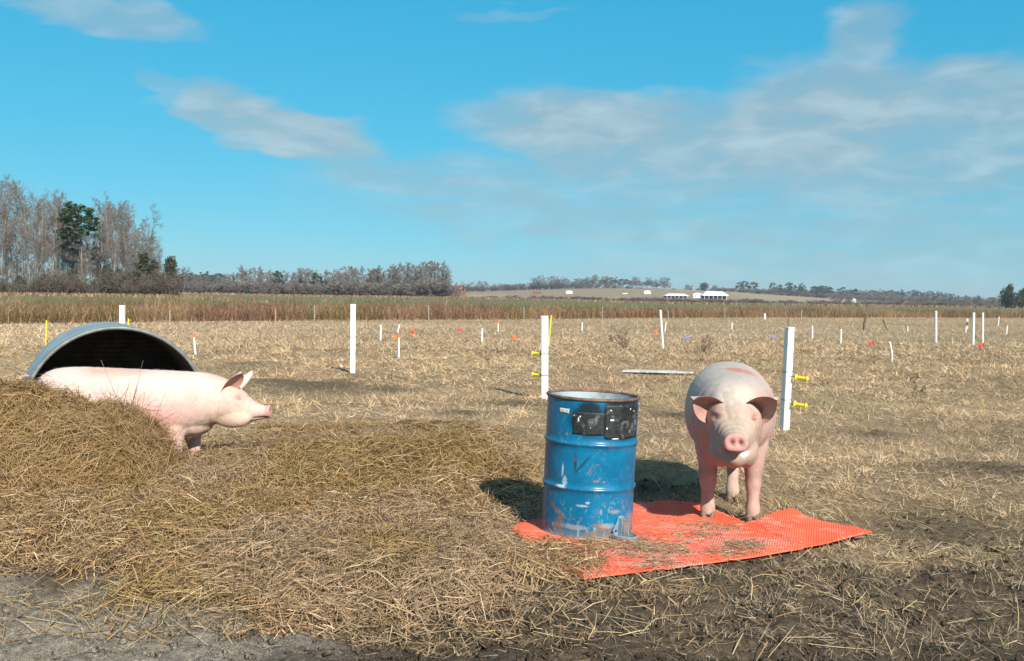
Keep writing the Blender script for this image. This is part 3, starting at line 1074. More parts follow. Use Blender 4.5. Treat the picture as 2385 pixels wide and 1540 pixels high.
def cedar_tree(seed, h, width, colour=(0.040, 0.055, 0.025), per=40, size=0.45, round_=False):
    rs = np.random.default_rng(seed)
    tk = seg_mesh([((0, 0, -0.3), (0, 0, h * 0.85), h * 0.014, h * 0.004, np.array((0.16, 0.12, 0.09)))], 6)
    cs, rd = [], []
    for b in range(60):
        t = rs.random()
        w = width * (math.sqrt(max(0.02, 1 - (2 * t - 0.85) ** 2)) if round_ else (1.02 - t) ** 0.8)
        a = rs.uniform(0, 6.28)
        q = rs.random() ** 0.5 * w
        cs.append((math.cos(a) * q, math.sin(a) * q, h * (0.08 + 0.9 * t)))
        k = width * rs.uniform(0.22, 0.40)
        rd.append((k, k, k))
    c = clumps(rs, cs, rd, per, size, colour)
    return (tk, (c[0], [c[1]], c[2]))


def bush_shape(seed, h, w, colour=(0.155, 0.125, 0.10), stems=16, fat=1.0):
    rs = np.random.default_rng(seed)
    spec = dict(n=[1, 7, 5, 4], nseg=[4, 3, 2, 1], wob=[0.12, 0.15, 0.18, 0.2], up=[0.05, 0.05, 0.04, 0.02], tip=[0.3, 0.3, 0.4, 0.6],
                start=[0.15, 0.15, 0.1, 0], ang=[0, 42, 42, 40], len=[1, 0.5, 0.5, 0.55], rr=[1, 0.6, 0.6, 0.6])
    out = [[] for _ in range(4)]
    for s in range(stems):
        a = rs.uniform(0, 6.28)
        grow(rs, (math.cos(a) * w * .25, math.sin(a) * w * .25, -0.2), (math.cos(a) * .45 * w / h, math.sin(a) * .45 * w / h, 1), h * rs.uniform(0.6, 1.0), 0.05, 0, spec, out)
    tk = seg_mesh([(*s, np.array(colour) * 1.2) for s in out[0]], 4)
    tw = seg_mesh([(s[0], s[1], max(s[2], .022) * fat, max(s[3], .016) * fat, np.array(colour) * rs.uniform(.7, 1.3)) for s in out[1] + out[2] + out[3]], 3)
    return (tk, (tw[0], [tw[1]], tw[2]))


TREE_LIB = {}


def tree_proto(kind, maker, crown_mat):
    tk, cr = maker
    TREE_LIB.setdefault(kind, []).append((np_mesh(kind + '_trunk', tk[0], tk[1], [M_TWIG], tk[2], True),
                                          np_mesh(kind + '_crown', cr[0], cr[1], [crown_mat], cr[2])))


for s in range(5):
    tree_proto('bare', bare_tree(100 + s, 20.0, 0.30 + 0.03 * s, 26 + s, 36 + 2 * s, (0.185, 0.158, 0.142), thick=1.2, blen=0.20 + 0.008 * s), M_TWIG)
for s in range(3):
    tree_proto('spreading', bare_tree(150 + s, 17.0, 0.22, 22, 50, (0.19, 0.16, 0.14), thick=1.3, blen=0.30), M_TWIG)
for s in range(4):
    tree_proto('farbare', bare_tree(160 + s, 18.0, 0.14 + 0.03 * s, 22, 44, (0.205, 0.180, 0.168), thick=3.2, blen=0.24), M_TWIG)
tree_proto('pine', pine_tree(201, 21.0, 0.40, 2.9, per=52, nb=74), M_NEEDLE)
tree_proto('pine', pine_tree(202, 20.0, 0.50, 2.5, (0.045, 0.060, 0.020), 40, 38), M_NEEDLE)
tree_proto('pine', pine_tree(203, 18.0, 0.55, 3.2, (0.028, 0.055, 0.026)), M_NEEDLE)
for s in range(3):
    tree_proto('farpine', pine_tree(210 + s, 17.0, 0.62 + .08 * s, 3.8, (0.030, 0.055, 0.030), 26, 40, 1.1), M_NEEDLE)
for s in range(3):
    tree_proto('cedar', cedar_tree(220 + s, 9.0, 2.6, (0.050, 0.052, 0.026)), M_NEEDLE)
for s in range(3):
    tree_proto('roundoak', cedar_tree(230 + s, 11.0, 6.0, (0.036, 0.050, 0.026), 60, 0.9, True), M_NEEDLE)
for s in range(4):
    tree_proto('bush', bush_shape(240 + s, 5.5, 5.0), M_TWIG)
for s in range(4):
    tree_proto('farbush', bush_shape(250 + s, 5.5, 6.0, (0.175, 0.15, 0.135), 16, 3.0), M_TWIG)

NAME_OF = dict(bare='bare_tree', spreading='bare_tree', farbare='bare_tree', pine='pine_tree', farpine='pine_tree', cedar='cedar_tree', roundoak='evergreen_tree', bush='bush', farbush='bush')


def plant(kind, x, y, h, label, cat, group=None, var=None, wide=1.0):
    lib = TREE_LIB[kind]
    i = random.randrange(len(lib)) if var is None else var
    tkm, crm = lib[i]
    zs = [0.0] * 3
    ref = {'bare': 20, 'spreading': 17, 'farbare': 18, 'pine': 20, 'farpine': 17, 'cedar': 9, 'roundoak': 11, 'bush': 5.5, 'farbush': 5.5}[kind]
    s = h / ref
    r = empty(NAME_OF[kind], (x, y, gh(x, y)), random.uniform(0, 6.28))
    r.scale = (s * wide, s * wide, s)
    tag(r, label, cat, group)
    link_mesh('stems' if 'bush' in kind else 'trunk', tkm, r)
    link_mesh('twigs' if 'bush' in kind else 'crown', crm, r)['kind'] = 'stuff'
    if 'bush' in kind:
        r.children[0]['kind'] = 'stuff'
    return r


def plant_px(kind, u, vtop, y, label, cat, group=None, var=None, wide=1.0):
    """tree at photo column u whose top reaches row vtop, at distance y"""
    P = at_depth(u, vtop, y)
    return plant(kind, P.x, y, P.z - gh(P.x, y), label, cat, group, var, wide)


# --- wood at the left
B1 = 'tall slender leafless tree in the tall bare wood beside the field'
for (u, vt, y, v_) in ((-60, 440, 190, 0), (-30, 455, 205, 1), (5, 445, 185, 2), (28, 436, 195, 3), (52, 440, 200, 4), (70, 470, 188, 5), (88, 480, 210, 6), (104, 466, 192, 0),
                       (122, 462, 190, 1), (140, 472, 204, 2), (158, 490, 215, 3), (172, 520, 200, 4), (212, 545, 206, 5), (236, 480, 192, 6), (252, 472, 196, 0), (268, 482, 190, 1),
                       (287, 490, 200, 2), (302, 492, 194, 3), (15, 470, 225, 5), (62, 485, 228, 1), (110, 490, 232, 4), (150, 500, 230, 6), (-10, 470, 215, 6), (278, 500, 226, 4), (-48, 452, 212, 2), (38, 452, 218, 0), (80, 474, 222, 3), (96, 478, 198, 5), (132, 476, 222, 5), (148, 486, 196, 0), (180, 530, 218, 6), (200, 540, 196, 2), (222, 520, 214, 3),
                       (244, 486, 216, 4), (260, 488, 210, 2), (295, 498, 216, 5), (312, 510, 210, 1), (330, 530, 220, 0), (348, 552, 208, 6), (362, 575, 214, 3), (-80, 450, 200, 3), (-95, 460, 190, 5)):
    plant_px('bare', u, vt, y, B1, 'tree', 'leafless trees of the tall bare wood', v_ % 5)
plant_px('spreading', 326, 502, 190, 'leafless tree with wide spreading limbs at the end of the tall bare wood', 'tree', None, 0, 1.15)
plant_px('spreading', 345, 560, 196, 'shorter leafless tree leaning out beside the wide spreading tree', 'tree', None, 1, 1.1)
plant_px('pine', 190, 476, 186, 'tall pine with dense rounded dark green top among bare trees', 'pine', None, 0, 1.25)
plant_px('pine', 166, 492, 192, 'thinner pine with yellowish green crown close behind the tall pine', 'pine', None, 1)
plant_px('pine', 231, 560, 198, 'small pine with sparse low boughs under the bare trees', 'pine', None, 1, 0.9)
plant_px('cedar', 332, 588, 180, 'dark brownish cedar left of two smaller cedars at the wood end', 'cedar', None, 0, 1.05)
plant_px('cedar', 358, 608, 178, 'bushy cedar between two taller cedars at the wood end', 'cedar', None, 1, 1.25)
plant_px('cedar', 397, 600, 180, 'pointed dark cedar standing last at the end of the wood', 'cedar', None, 2, 1.15)
for i, u in enumerate(range(-40, 415, 18)):
    plant_px('bush', u + random.uniform(-6, 6), 652 + random.uniform(-32, 24), random.uniform(174, 186), 'low tangled brown bush along the foot of the tall bare wood', 'bush', 'bushes at the foot of the tall bare wood', None, 1.15)
for u in (-20, 10, 45, 75, 105, 130, 165, 205, 228, 250, 275, 300, 322):
    plant_px('roundoak', u, 646 + random.uniform(-20, 22), random.uniform(172, 186), 'dark evergreen shrub in the shade of the tall bare wood', 'shrub', 'dark shrubs inside the tall bare wood', None, 0.75)

for i in range(34):
    u = -60 + i * 12.6 + random.uniform(-5, 5)
    plant_px('spreading', u, 575 + random.uniform(-25, 30) + 0.05 * max(u - 250, 0), random.uniform(186, 226), 'shorter leafless tree filling the understorey of the tall bare wood', 'tree', 'understorey trees of the tall bare wood', None, 1.1)

# --- middle treeline
B2 = 'leafless grey tree in the long treeline beyond the green field'
G2 = 'leafless trees of the far treeline'
prof = np.interp
for i in range(92):
    u = 425 + i * 6.8 + random.uniform(-4, 4)
    top = float(np.interp(u, [420, 480, 530, 590, 620, 680, 760, 850, 900, 950, 1000, 1030, 1045], [646, 642, 636, 622, 634, 632, 630, 627, 624, 614, 612, 620, 646])) + random.uniform(-4, 12)
    plant_px('farbare', u, top, random.uniform(470, 540), B2, 'tree', G2, None, 1.5)
for (u, vt, y, w) in ((650, 630, 470, .9), (738, 634, 468, 1.0), (704, 648, 472, 1.1), (870, 626, 500, 1.0), (884, 632, 505, 1.0), (640, 652, 474, .9), (758, 655, 476, .9)):
    plant_px('farpine', u, vt, y, 'dark green pine standing out of the grey far treeline', 'pine', 'pines in the far treeline', None, w)
for i in range(12):
    u = 425 + i * 9
    plant_px('farpine', u, 640 + random.uniform(-5, 6) - 6 * math.exp(-((u - 480) / 30) ** 2), random.uniform(640, 700), 'pine of the dark wooded knoll behind the far treeline', 'pine', 'pines on the wooded knoll', None, 1.3)
for i in range(60):
    u = 420 + i * 10.4 + random.uniform(-5, 5)
    plant_px('farbush', u, 668 + random.uniform(-14, 14), random.uniform(456, 470), 'low grey brown bush along the foot of the far treeline', 'bush', 'bushes along the far treeline', None, 1.6)

# --- far rise to the right
B3 = 'small leafless tree on the far rise behind the farm'
G3 = 'leafless trees on the far rise'
for i in range(64):
    u = 1050 + i * 20.5 + random.uniform(-6, 6)
    top = float(np.interp(u, [1050, 1100, 1200, 1270, 1300, 1400, 1560, 1650, 1800, 2000, 2150, 2300, 2400], [668, 655, 660, 648, 644, 652, 668, 666, 668, 676, 686, 694, 698])) + random.uniform(-2, 9)
    plant_px('farbare', u, top, random.uniform(1380, 1500), B3, 'tree', G3, None, 3.6)
for (u, vt, w) in ((1360, 650, 1), (1402, 648, 1), (1420, 646, 1.2), (1440, 646, 1.3), (1462, 650, 1.4), (1485, 652, 1.4), (1506, 654, 1.5), (1528, 656, 1.5), (1548, 662, 1.4), (1378, 652, 1),
                   (1638, 658, 1.6), (1665, 664, 1), (1722, 656, .9), (1738, 654, .9), (1756, 656, .9), (1800, 658, .8), (1815, 662, .8), (1836, 657, .8), (1846, 660, .8), (1858, 662, .8), (1872, 660, .8),
                   (1898, 666, 1.0), (1915, 665, 1.7), (1930, 668, 1.1), (1960, 668, 1.0), (1990, 672, 1), (1600, 662, 1.0)):
    plant_px('farpine', u, vt, random.uniform(1330, 1400), 'dark pine on the far rise around the farm', 'pine', 'pines on the far rise', None, w * 1.5)
for i in range(30):
    u = 1255 + i * 10.5 + random.uniform(-4, 4)
    plant_px('farbare', u, 648 + random.uniform(-6, 8) + 0.03 * max(u - 1400, 0), random.uniform(1290, 1330), 'taller grey tree of the grove beside the pines on the far rise', 'tree', 'grove on the far rise', None, 2.8)
for (u, vt) in ((1640, 660), (1820, 672), (1836, 674), (1912, 670)):
    plant_px('roundoak', u, vt, 1320, 'broad dark evergreen tree on the far rise near the farm', 'tree', 'broad evergreens on the far rise', None, 1.0)
for i in range(46):
    u = 1930 + i * 10 + random.uniform(-4, 4)
    top = float(np.interp(u, [1930, 2040, 2120, 2200, 2260, 2300, 2400], [675, 676, 676, 682, 690, 692, 694])) + random.uniform(-2, 4)
    plant_px('farpine', u, top, random.uniform(1500, 1600), 'pine of the long dark wood on the skyline right of the farm', 'pine', 'pines of the skyline wood', None, 1.5)
for i in range(28):
    u = 1940 + i * 16 + random.uniform(-6, 6)
    plant_px('farbare', u, 686 + 0.02 * (u - 1940) + random.uniform(-4, 6), random.uniform(700, 800), 'low leafless tree in front of the long dark skyline wood', 'tree', 'low trees before the skyline wood', None, 3.2)
plant_px('roundoak', 2352, 668, 430, 'large dark rounded evergreen tree standing alone at the field end', 'tree', None, 0, 0.8)
plant_px('roundoak', 2385, 676, 436, 'second dark evergreen tree beside the large rounded one at the field end', 'tree', None, 1, 0.8)
for i in range(88):
    u = 1050 + i * 15.2 + random.uniform(-10, 10)
    plant_px('farbush', u, 688 + 0.014 * (u - 1060) + random.uniform(-3, 4), random.uniform(560, 620), 'dark scrubby bush along the brook below the far rise', 'bush', 'bushes below the far rise', None, 2.2)

for i in range(90):
    u = 1050 + i * 14.8 + random.uniform(-6, 6)
    top = float(np.interp(u, [1050, 1300, 1560, 1800, 2000, 2400], [668, 660, 672, 674, 686, 702])) + random.uniform(-3, 4)
    plant_px('farbush', u, top, random.uniform(1300, 1370), 'grey brush along the foot of the trees on the far rise', 'bush', 'brush on the far rise', None, 2.6)

# ================================================================ FARM ON THE FAR RISE
M_ROOFW = simple('white_metal_roof', (0.78, 0.80, 0.80), 0.5, 0.0, 0.5, 0.05, 0.3)
M_WALLW = simple('white_siding', (0.72, 0.74, 0.74), 0.7, 0, 0.3, 0.06, 0.5)
M_WALLD = simple('dark_opening', (0.05, 0.05, 0.05), 0.9, 0, 0.2, 0.2, 0.5)
M_BRICK = simple('red_brown_roof', (0.23, 0.10, 0.07), 0.85, 0, 0.2, 0.15, 0.5)
M_TIN = simple('pale_teal_tin', (0.40, 0.52, 0.54), 0.5, 0.1, 0.4, 0.08, 0.3)


def barn(u0, u1, vtop, vbase, y, label, open_side=False, gable_along_x=True, roof=M_ROOFW, wall=M_WALLW, name='barn', roof_h=0.55, nwin=0, cat='barn'):
    a, b = at_depth(u0, vbase, y), at_depth(u1, vbase, y)
    t = at_depth((u0 + u1) / 2, vtop, y)
    cx = (a.x + b.x) / 2
    z0 = min(gh(cx, y), (a.z + b.z) / 2)
    w = b.x - a.x
    H = t.z - z0
    he = H * (1 - roof_h)
    dp = max(6.0, w * 0.5)
    r = empty(name, (cx, y + dp / 2, z0))
    tag(r, label, cat)
    rf = MB()
    o = w * 0.02
    if gable_along_x:
        P = [(-w / 2 - o, -dp / 2 - o, he), (w / 2 + o, -dp / 2 - o, he), (w * 0.32, 0, H), (-w * 0.32, 0, H), (-w / 2 - o, dp / 2 + o, he), (w / 2 + o, dp / 2 + o, he)]
        rf.add(P, [(0, 1, 2, 3), (4, 3, 2, 5), (0, 3, 4), (1, 5, 2)])
    else:
        P = [(-w / 2 - o, -dp / 2 - o, he), (0, -dp / 2 - o, H), (w / 2 + o, -dp / 2 - o, he), (-w / 2 - o, dp / 2 + o, he), (0, dp / 2 + o, H), (w / 2 + o, dp / 2 + o, he)]
        rf.add(P, [(0, 1, 4, 3), (1, 2, 5, 4), (0, 2, 1), (3, 4, 5)])
    rf.build('roof', roof, r)
    if open_side:
        MB().box((0, dp * 0.3, he / 2), (w * 0.96, dp * 0.3, he * 0.98)).build('back_wall', M_WALLD, r)
        n = 6
        for i in range(n):
            MB().box((-w / 2 + w * (i + 0.5) / n, -dp / 2 + 0.2, he / 2), (0.35, 0.35, he)).build('post', wall, r)
    else:
        MB().box((0, 0, he / 2), (w * 0.97, dp * 0.94, he)).build('wall', wall, r)
        for i in range(nwin):
            MB().box((-w / 2 + w * (i + 0.5) / max(nwin, 1), -dp * 0.47 - 0.03, he * 0.5), (w * 0.08, 0.1, he * 0.4)).build('window', M_WALLD, r)
    return r


barn(1636, 1697, 679, 697, 930, 'large white roofed open barn with gabled top on the far rise', True, True, name='open_barn', roof_h=0.55)
barn(1614, 1637, 682, 692, 960, 'small white shed close against the large open barn', False, False, name='white_shed', roof_h=0.2, nwin=2, cat='shed')
barn(1549, 1605, 684, 694, 940, 'long low white roofed shed left of the large open barn', True, True, roof=M_ROOFW, name='long_shed', roof_h=0.5, cat='shed')
barn(1983, 1994, 694, 699, 900, 'tiny white farmhouse alone in the pale stubble field', False, False, name='farmhouse', roof_h=0.35, nwin=2, cat='house')
barn(1318, 1334, 677, 681, 1050, 'small white trailer home below the grey trees of the rise', False, True, name='trailer_home', roof_h=0.25, nwin=3, cat='house')
barn(1450, 1462, 679, 683, 1050, 'small white house with red roof among pines on the rise', False, True, roof=M_BRICK, name='farmhouse', roof_h=0.5, nwin=2, cat='house')
barn(1500, 1516, 677, 682, 1060, 'low white house right of the pine grove on the rise', False, True, name='farmhouse', roof_h=0.4, nwin=3, cat='house')
barn(1050, 1085, 664, 671, 900, 'long low red brown house at the end of the grey treeline', False, True, roof=M_BRICK, wall=M_BRICK, name='brick_house', roof_h=0.5, nwin=4, cat='house')
barn(1240, 1262, 676, 681, 1040, 'low red brown house behind the bushes of the far rise', False, True, roof=M_BRICK, wall=M_BRICK, name='brick_house', roof_h=0.5, nwin=3, cat='house')
# pale strip of covered field on the rise
u0, u1 = at_depth(1800, 699, 780), at_depth(1870, 699, 780)
sx = np.linspace(u0.x, u1.x, 12)
sy = np.linspace(770, 840, 8)
SX, SY = np.meshgrid(sx, sy)
ii = np.arange(96).reshape(8, 12)
tag(link_mesh('covered_field', np_mesh('covered_field', np.stack([SX, SY, ground_h(SX, SY) + 0.4], -1).reshape(-1, 3),
                                       np.stack([ii[:-1, :-1], ii[:-1, 1:], ii[1:, 1:], ii[1:, :-1]], -1).reshape(-1, 4), [M_TIN])), kind='structure')

# ================================================================ FENCE POSTS
POST_H = 1.24


def square_post(base, w, h, lean_x, rz, label, ties=(0.67, 0.35), tie_mat=M_BLACKWIRE, group=None):
    x, y = base
    z = gh(x, y)
    r = empty('fence_post', (x, y, z))
    r.rotation_euler = (0.0, lean_x, 0.0)
    R = Matrix.Rotation(rz, 3, 'Z')
    tag(r, label, 'fence post', group)
    MB().box((0, 0, h / 2 - 0.1), (w, w, h + 0.2 - 0.03), R, 0.006).build('shaft', M_WHITE, r)
    MB().box((0, 0, h - 0.012), (w + 0.006, w + 0.006, 0.02), R, 0.004).build('cap', M_WHITE, r)
    for t in ties:
        m_ = MB()
        q = w / 2 + 0.003
        ring = [R @ Vector(p) for p in ((-q, -q, t), (q, -q, t + 0.004), (q, q, t), (-q, q, t - 0.004), (-q, -q, t))]
        m_.tube(ring, 0.003, 5)
        m_.build('wire_tie', tie_mat, r)
    return r


PA, PB, PC, PH = g(821, 873), g(1269, 926), g(1827, 1003), g(285, 868)
square_post(PA, 0.098, 1.29, 0.0, math.radians(12), 'white square fence post in open grass, carrying no handles')
square_post(PB, 0.090, 1.24, -0.012, math.radians(-18), 'white square fence post behind the blue drum with two yellow handles')
square_post(PC, 0.083, 1.185, 0.030, math.radians(20), 'leaning white square fence post beside the pig with two yellow handles')
square_post(PH, 0.095, 1.27, 0.0, math.radians(8), 'white fence post rising behind the corrugated hut')


def gate_handle(p, d, label, hook=True):
    """spool-shaped yellow grip with end flanges, along direction d from p"""
    d = Vector(d).normalized()
    r = empty('gate_handle', p)
    r.rotation_euler = d.to_track_quat('Z', 'Y').to_euler()
    tag(r, label, 'gate handle')
    r.scale = (1.15, 1.15, 1.15)
    pr = [(0.0, 0.012), (0.014, 0.012), (0.030, 0.016), (0.034, 0.022), (0.030, 0.028), (0.016, 0.036)]
    for i in range(6):
        z = 0.042 + i * 0.013
        pr += [(0.0165, z), (0.0165, z + 0.006), (0.0135, z + 0.0075), (0.0135, z + 0.0115)]
    MB().lathe(pr + [(0.016, 0.122)], 14).build('grip', M_YELLOW, r, True, 40)
    MB().lathe([(0.016, 0.1225), (0.026, 0.128), (0.029, 0.134), (0.026, 0.140), (0.013, 0.143), (0.013, 0.152), (0.0, 0.152)], 14).build('end_flange', M_YELLOW, r, True, 40)
    MB().tube([(0, 0, -0.05), (0, 0, -0.02), (0, 0, 0.016)], 0.0035, 6).build('hook_wire', M_BLACKWIRE, r)
    m_ = MB()
    pts = []
    for k in range(26):
        t = k / 25
        pts.append((0.010 * math.cos(t * 22), 0.010 * math.sin(t * 22), 0.150 + 0.075 * t))
    m_.tube(pts, 0.0022, 5)
    m_.build('spring', M_WIRE, r)
    return r


def on_post(base, lean, t):
    x, y = base
    return Vector((x + math.sin(lean) * t, y, gh(x, y) + math.cos(lean) * t))


dirC = Vector((PC[0] - PB[0], PC[1] - PB[1], 0)).normalized()
dirB = Vector((PA[0] - PB[0], PA[1] - PB[1], 0)).normalized()
hC = [on_post(PC, 0.03, t) + dirC * 0.07 + Vector((0.02, 0, -0.012)) for t in (0.63, 0.325)]
hB = [on_post(PB, -0.012, t) + dirB * 0.075 for t in (0.67, 0.35)]
dC = Vector((dirC.x + 0.55, dirC.y, -0.16))
dB = Vector((dirB.x - 0.4, dirB.y, 0.0))
gate_handle(hC[0], dC, 'upper yellow gate handle on the leaning white post beside the pig')
gate_handle(hC[1], dC, 'lower yellow gate handle on the leaning white post beside the pig')
gate_handle(hB[0], dB, 'upper yellow gate handle on the white post behind the drum')
gate_handle(hB[1], dB, 'lower yellow gate handle on the white post behind the drum')


def wire(a, b, label, sag=0.03, r=0.0014):
    a, b = Vector(a), Vector(b)
    pts = [a.lerp(b, k / 10) - Vector((0, 0, sag * 4 * (k / 10) * (1 - k / 10))) for k in range(11)]
    o = MB().tube(pts, r, 4).build('fence_wire', M_WIRE)
    return tag(o, label, 'wire')


for i, nm in enumerate(('upper', 'lower')):
    ta = (0.70, 0.40)[i]
    eb = hB[i] + dB.normalized() * 0.22
    wire(eb, on_post(PA, 0, ta), f'{nm} thin fence wire from drum post handle to bare white post')
    wire(on_post(PA, 0, ta), on_post(PH, 0, ta), f'{nm} thin fence wire from bare white post to hut post')
    ec = hC[i] + dC.normalized() * 0.22
    nxt = Vector((PC[0] + dirC.x * 3.4 + 1.2, PC[1] + dirC.y * 3.4, (0.66, 0.34)[i]))
    wire(ec, nxt, f'{nm} thin fence wire leaving the leaning post handle')
PN = (PC[0] + dirC.x * 3.4 + 1.2, PC[1] + dirC.y * 3.4)
square_post(PN, 0.09, 1.2, 0.0, math.radians(40), 'white square fence post where the wires from the leaning post end')


# ---------------------------------------------------------------- slim posts, stakes and flags far out
def pipe_post(u, vb, vt, rad, label, name='fence_post', group=None, mat=M_WHITE_FAR, u_top=None, tape=None, cat='post', flagside=None, bent=0.0, height=None):
    x, y = g(u, vb)
    z = gh(x, y)
    top = at_depth(u if u_top is None else u_top, vt, y)
    h = height or (top.z - 0.0)
    r = empty(name, (x, y, z))
    tag(r, label, cat, group)
    dx = top.x - x
    n = 6
    pts = [(dx * k / n + bent * math.sin(math.pi * k / n), 0, -0.08 + (h - z + 0.08) * k / n) for k in range(n + 1)]
    MB().tube(pts, rad, 10).build('shaft', mat, r, True, 50)
    rt = pts[-1]
    MB().lathe([(0, 0.012), (rad * 0.7, 0.012), (rad * 1.08, 0.004), (rad * 1.08, -0.02), (rad, -0.022)], 10).build('cap', mat, r).location = rt
    if tape:
        MB().lathe([(rad * 1.12, -0.05), (rad * 1.2, -0.04), (rad * 1.2, 0.0), (rad * 1.12, 0.016), (0, 0.018)], 10).build('tape_band', tape, r).location = rt
        if flagside:
            m_ = MB()
            s = flagside
            V, F = [], []
            for k in range(5):
                for j in range(2):
                    V.append((rt[0] + s * (rad + 0.03 * k), 0.012 * math.sin(k * 1.5), rt[2] - 0.02 - 0.06 * j - 0.006 * k))
            for k in range(4):
                F.append((2 * k, 2 * k + 1, 2 * k + 3, 2 * k + 2))
            m_.add(V, F)
            fo = m_.build('tape_end', tape, r)
            so_ = fo.modifiers.new('thickness', 'SOLIDIFY')
            so_.thickness = 0.003
    return r


pipe_post(2180, 797, 725, 0.042, 'round white post standing alone right of the leaning dark post')
pipe_post(2266, 808, 729, 0.044, 'round white post, left of a pair standing close together', u_top=2268)
pipe_post(2289, 798, 729, 0.042, 'round white post, right of a close pair, above a red flag')
pipe_post(1545, 813, 723, 0.036, 'tilted tall white pipe post with orange tape in the dry grass', u_top=1538)
S1 = 'short plain white pipe stake in the dry pasture'
G1 = 'plain white stakes in the pasture'
for (u, vb, vt, ut) in ((886, 794, 758, 887), (1122, 798, 766, 1123), (1355, 771, 752, 1356), (1704, 767, 752, 1705),
                        (1892, 789, 760, 1892), (1958, 801, 768, 1959), (2114, 772, 761, 2114), (2249, 775, 762, 2250), (2324, 760, 738, 2327), (2344, 778, 759, 2346)):
    pipe_post(u, vb, vt, 0.034, S1, 'marker_stake', G1, u_top=ut, cat='stake')
pipe_post(925, 778, 756, 0.03, 'short white stake leaning behind the orange topped stake', 'marker_stake', u_top=930, cat='stake')
pipe_post(1548, 772, 752, 0.03, 'short cream stake leaning behind the tilted tall white post', 'marker_stake', u_top=1551, cat='stake')
pipe_post(2077, 846, 797, 0.022, 'bent white stake standing alone in front of the red flag', 'marker_stake', u_top=2072, cat='stake', bent=0.03)
pipe_post(456, 828, 781, 0.026, 'white stake with orange tip right of the corrugated hut', 'marker_stake', u_top=451, tape=M_ORANGE_TAPE, cat='stake')
pipe_post(929, 834, 781, 0.024, 'white stake with orange ribbon right of the bare white post', 'marker_stake', u_top=929, tape=M_ORANGE_TAPE, cat='stake', flagside=-1)
pipe_post(1160, 773, 750, 0.028, 'distant white stake with small orange ribbon near the weeds', 'marker_stake', u_top=1160, tape=M_ORANGE_TAPE, cat='stake', flagside=-1)
pipe_post(642, 775, 720, 0.020, 'thin brown wooden stake with orange tip against the weeds', 'marker_stake', mat=M_STAKEWOOD, u_top=642, tape=M_ORANGE_TAPE, cat='stake')
# yellow step-in stakes


def yellow_stake(u, vb, vt, ut, label, y=None):
    x, yy_ = g(u, vb)
    if y:
        P = at_depth(u, vb, y)
        x, yy_ = P.x, y
    z = gh(x, yy_)
    top = at_depth(ut, vt, yy_)
    h = top.z - z
    dx = top.x - x
    r = empty('step_in_stake', (x, yy_, z))
    r.rotation_euler = (0, math.atan2(dx, h), 0)
    tag(r, label, 'stake')
    MB().box((0, 0, h / 2 - 0.05), (0.036, 0.012, h + 0.1), None, 0.003).build('shaft', M_YSTAKE, r)
    MB().box((0, 0.008, h / 2 - 0.05), (0.010, 0.022, h + 0.08), None, 0.002).build('rib', M_YSTAKE, r)
    for t in (0.45, 0.7, 0.92):
        MB().tube([(0.018, 0, h * t), (0.04, 0, h * t + 0.005), (0.045, 0, h * t + 0.025), (0.03, 0, h * t + 0.035)], 0.006, 6).build('wire_clip', M_YSTAKE, r)
    MB().box((0.03, 0, 0.04), (0.09, 0.014, 0.012), None, 0.003).build('foot_step', M_YSTAKE, r)
    return r


yellow_stake(106, 811, 746, 108, 'yellow plastic step-in stake left of the corrugated hut')
yellow_stake(298, 800, 742, 299, 'yellow plastic stake half hidden behind the hut roof', y=26)
yellow_stake(1278, 808, 734, 1284, 'leaning yellow plastic stake just behind the drum post')


def pin_flag(u, v, vb, mat, label, s=1):
    x, y = g(u, vb)
    z = gh(x, y)
    P = at_depth(u, v, y)
    h = P.z - z
    r = empty('pin_flag', (x, y, z))
    tag(r, label, 'flag')
    MB().tube([(s * 0.02, 0, -0.05), (s * 0.01, 0, h * 0.5), (0, 0, h + 0.06)], 0.006, 6).build('wire_stem', M_WIRE, r)
    V, F = [], []
    for k in range(6):
        for j in range(4):
            V.append((s * 0.032 * k, 0.02 * math.sin(k * 1.2 + j * 0.5), h + 0.06 - 0.045 * j - 0.01 * k))
    for k in range(5):
        for j in range(3):
            a = k * 4 + j
            F.append((a, a + 4, a + 5, a + 1))
    m_ = MB()
    m_.add(V, F)
    f = m_.build('flag_sheet', mat, r)
    f.modifiers.new('thickness', 'SOLIDIFY').thickness = 0.003
    return r


pin_flag(955, 772, 785, M_RED_FLAG, 'small orange red pin flag right of the ribboned white stake')
pin_flag(1075, 768, 776, M_RED_FLAG, 'tiny red pin flag in the grass left of two white stakes', -1)
pin_flag(1203, 783, 797, M_ORANGE_TAPE, 'bright orange pin flag left of the drum post', -1)
pin_flag(1533, 772, 786, M_ORANGE_TAPE, 'orange pin flag touching the tilted tall white post', -1)
pin_flag(2035, 798, 812, M_RED_FLAG, 'red pin flag behind the bent white stake', -1)
pin_flag(2291, 803, 817, M_RED_FLAG, 'red pin flag at the foot of the right white post pair', -1)
pin_flag(1594, 783, 791, M_BLUE_FLAG, 'pale blue pin flag between tilted post and dead bushes')
pin_flag(1797, 782, 790, M_BLUE_FLAG, 'pale blue pin flag left of the leaning post top')

# steel T posts along the weeds


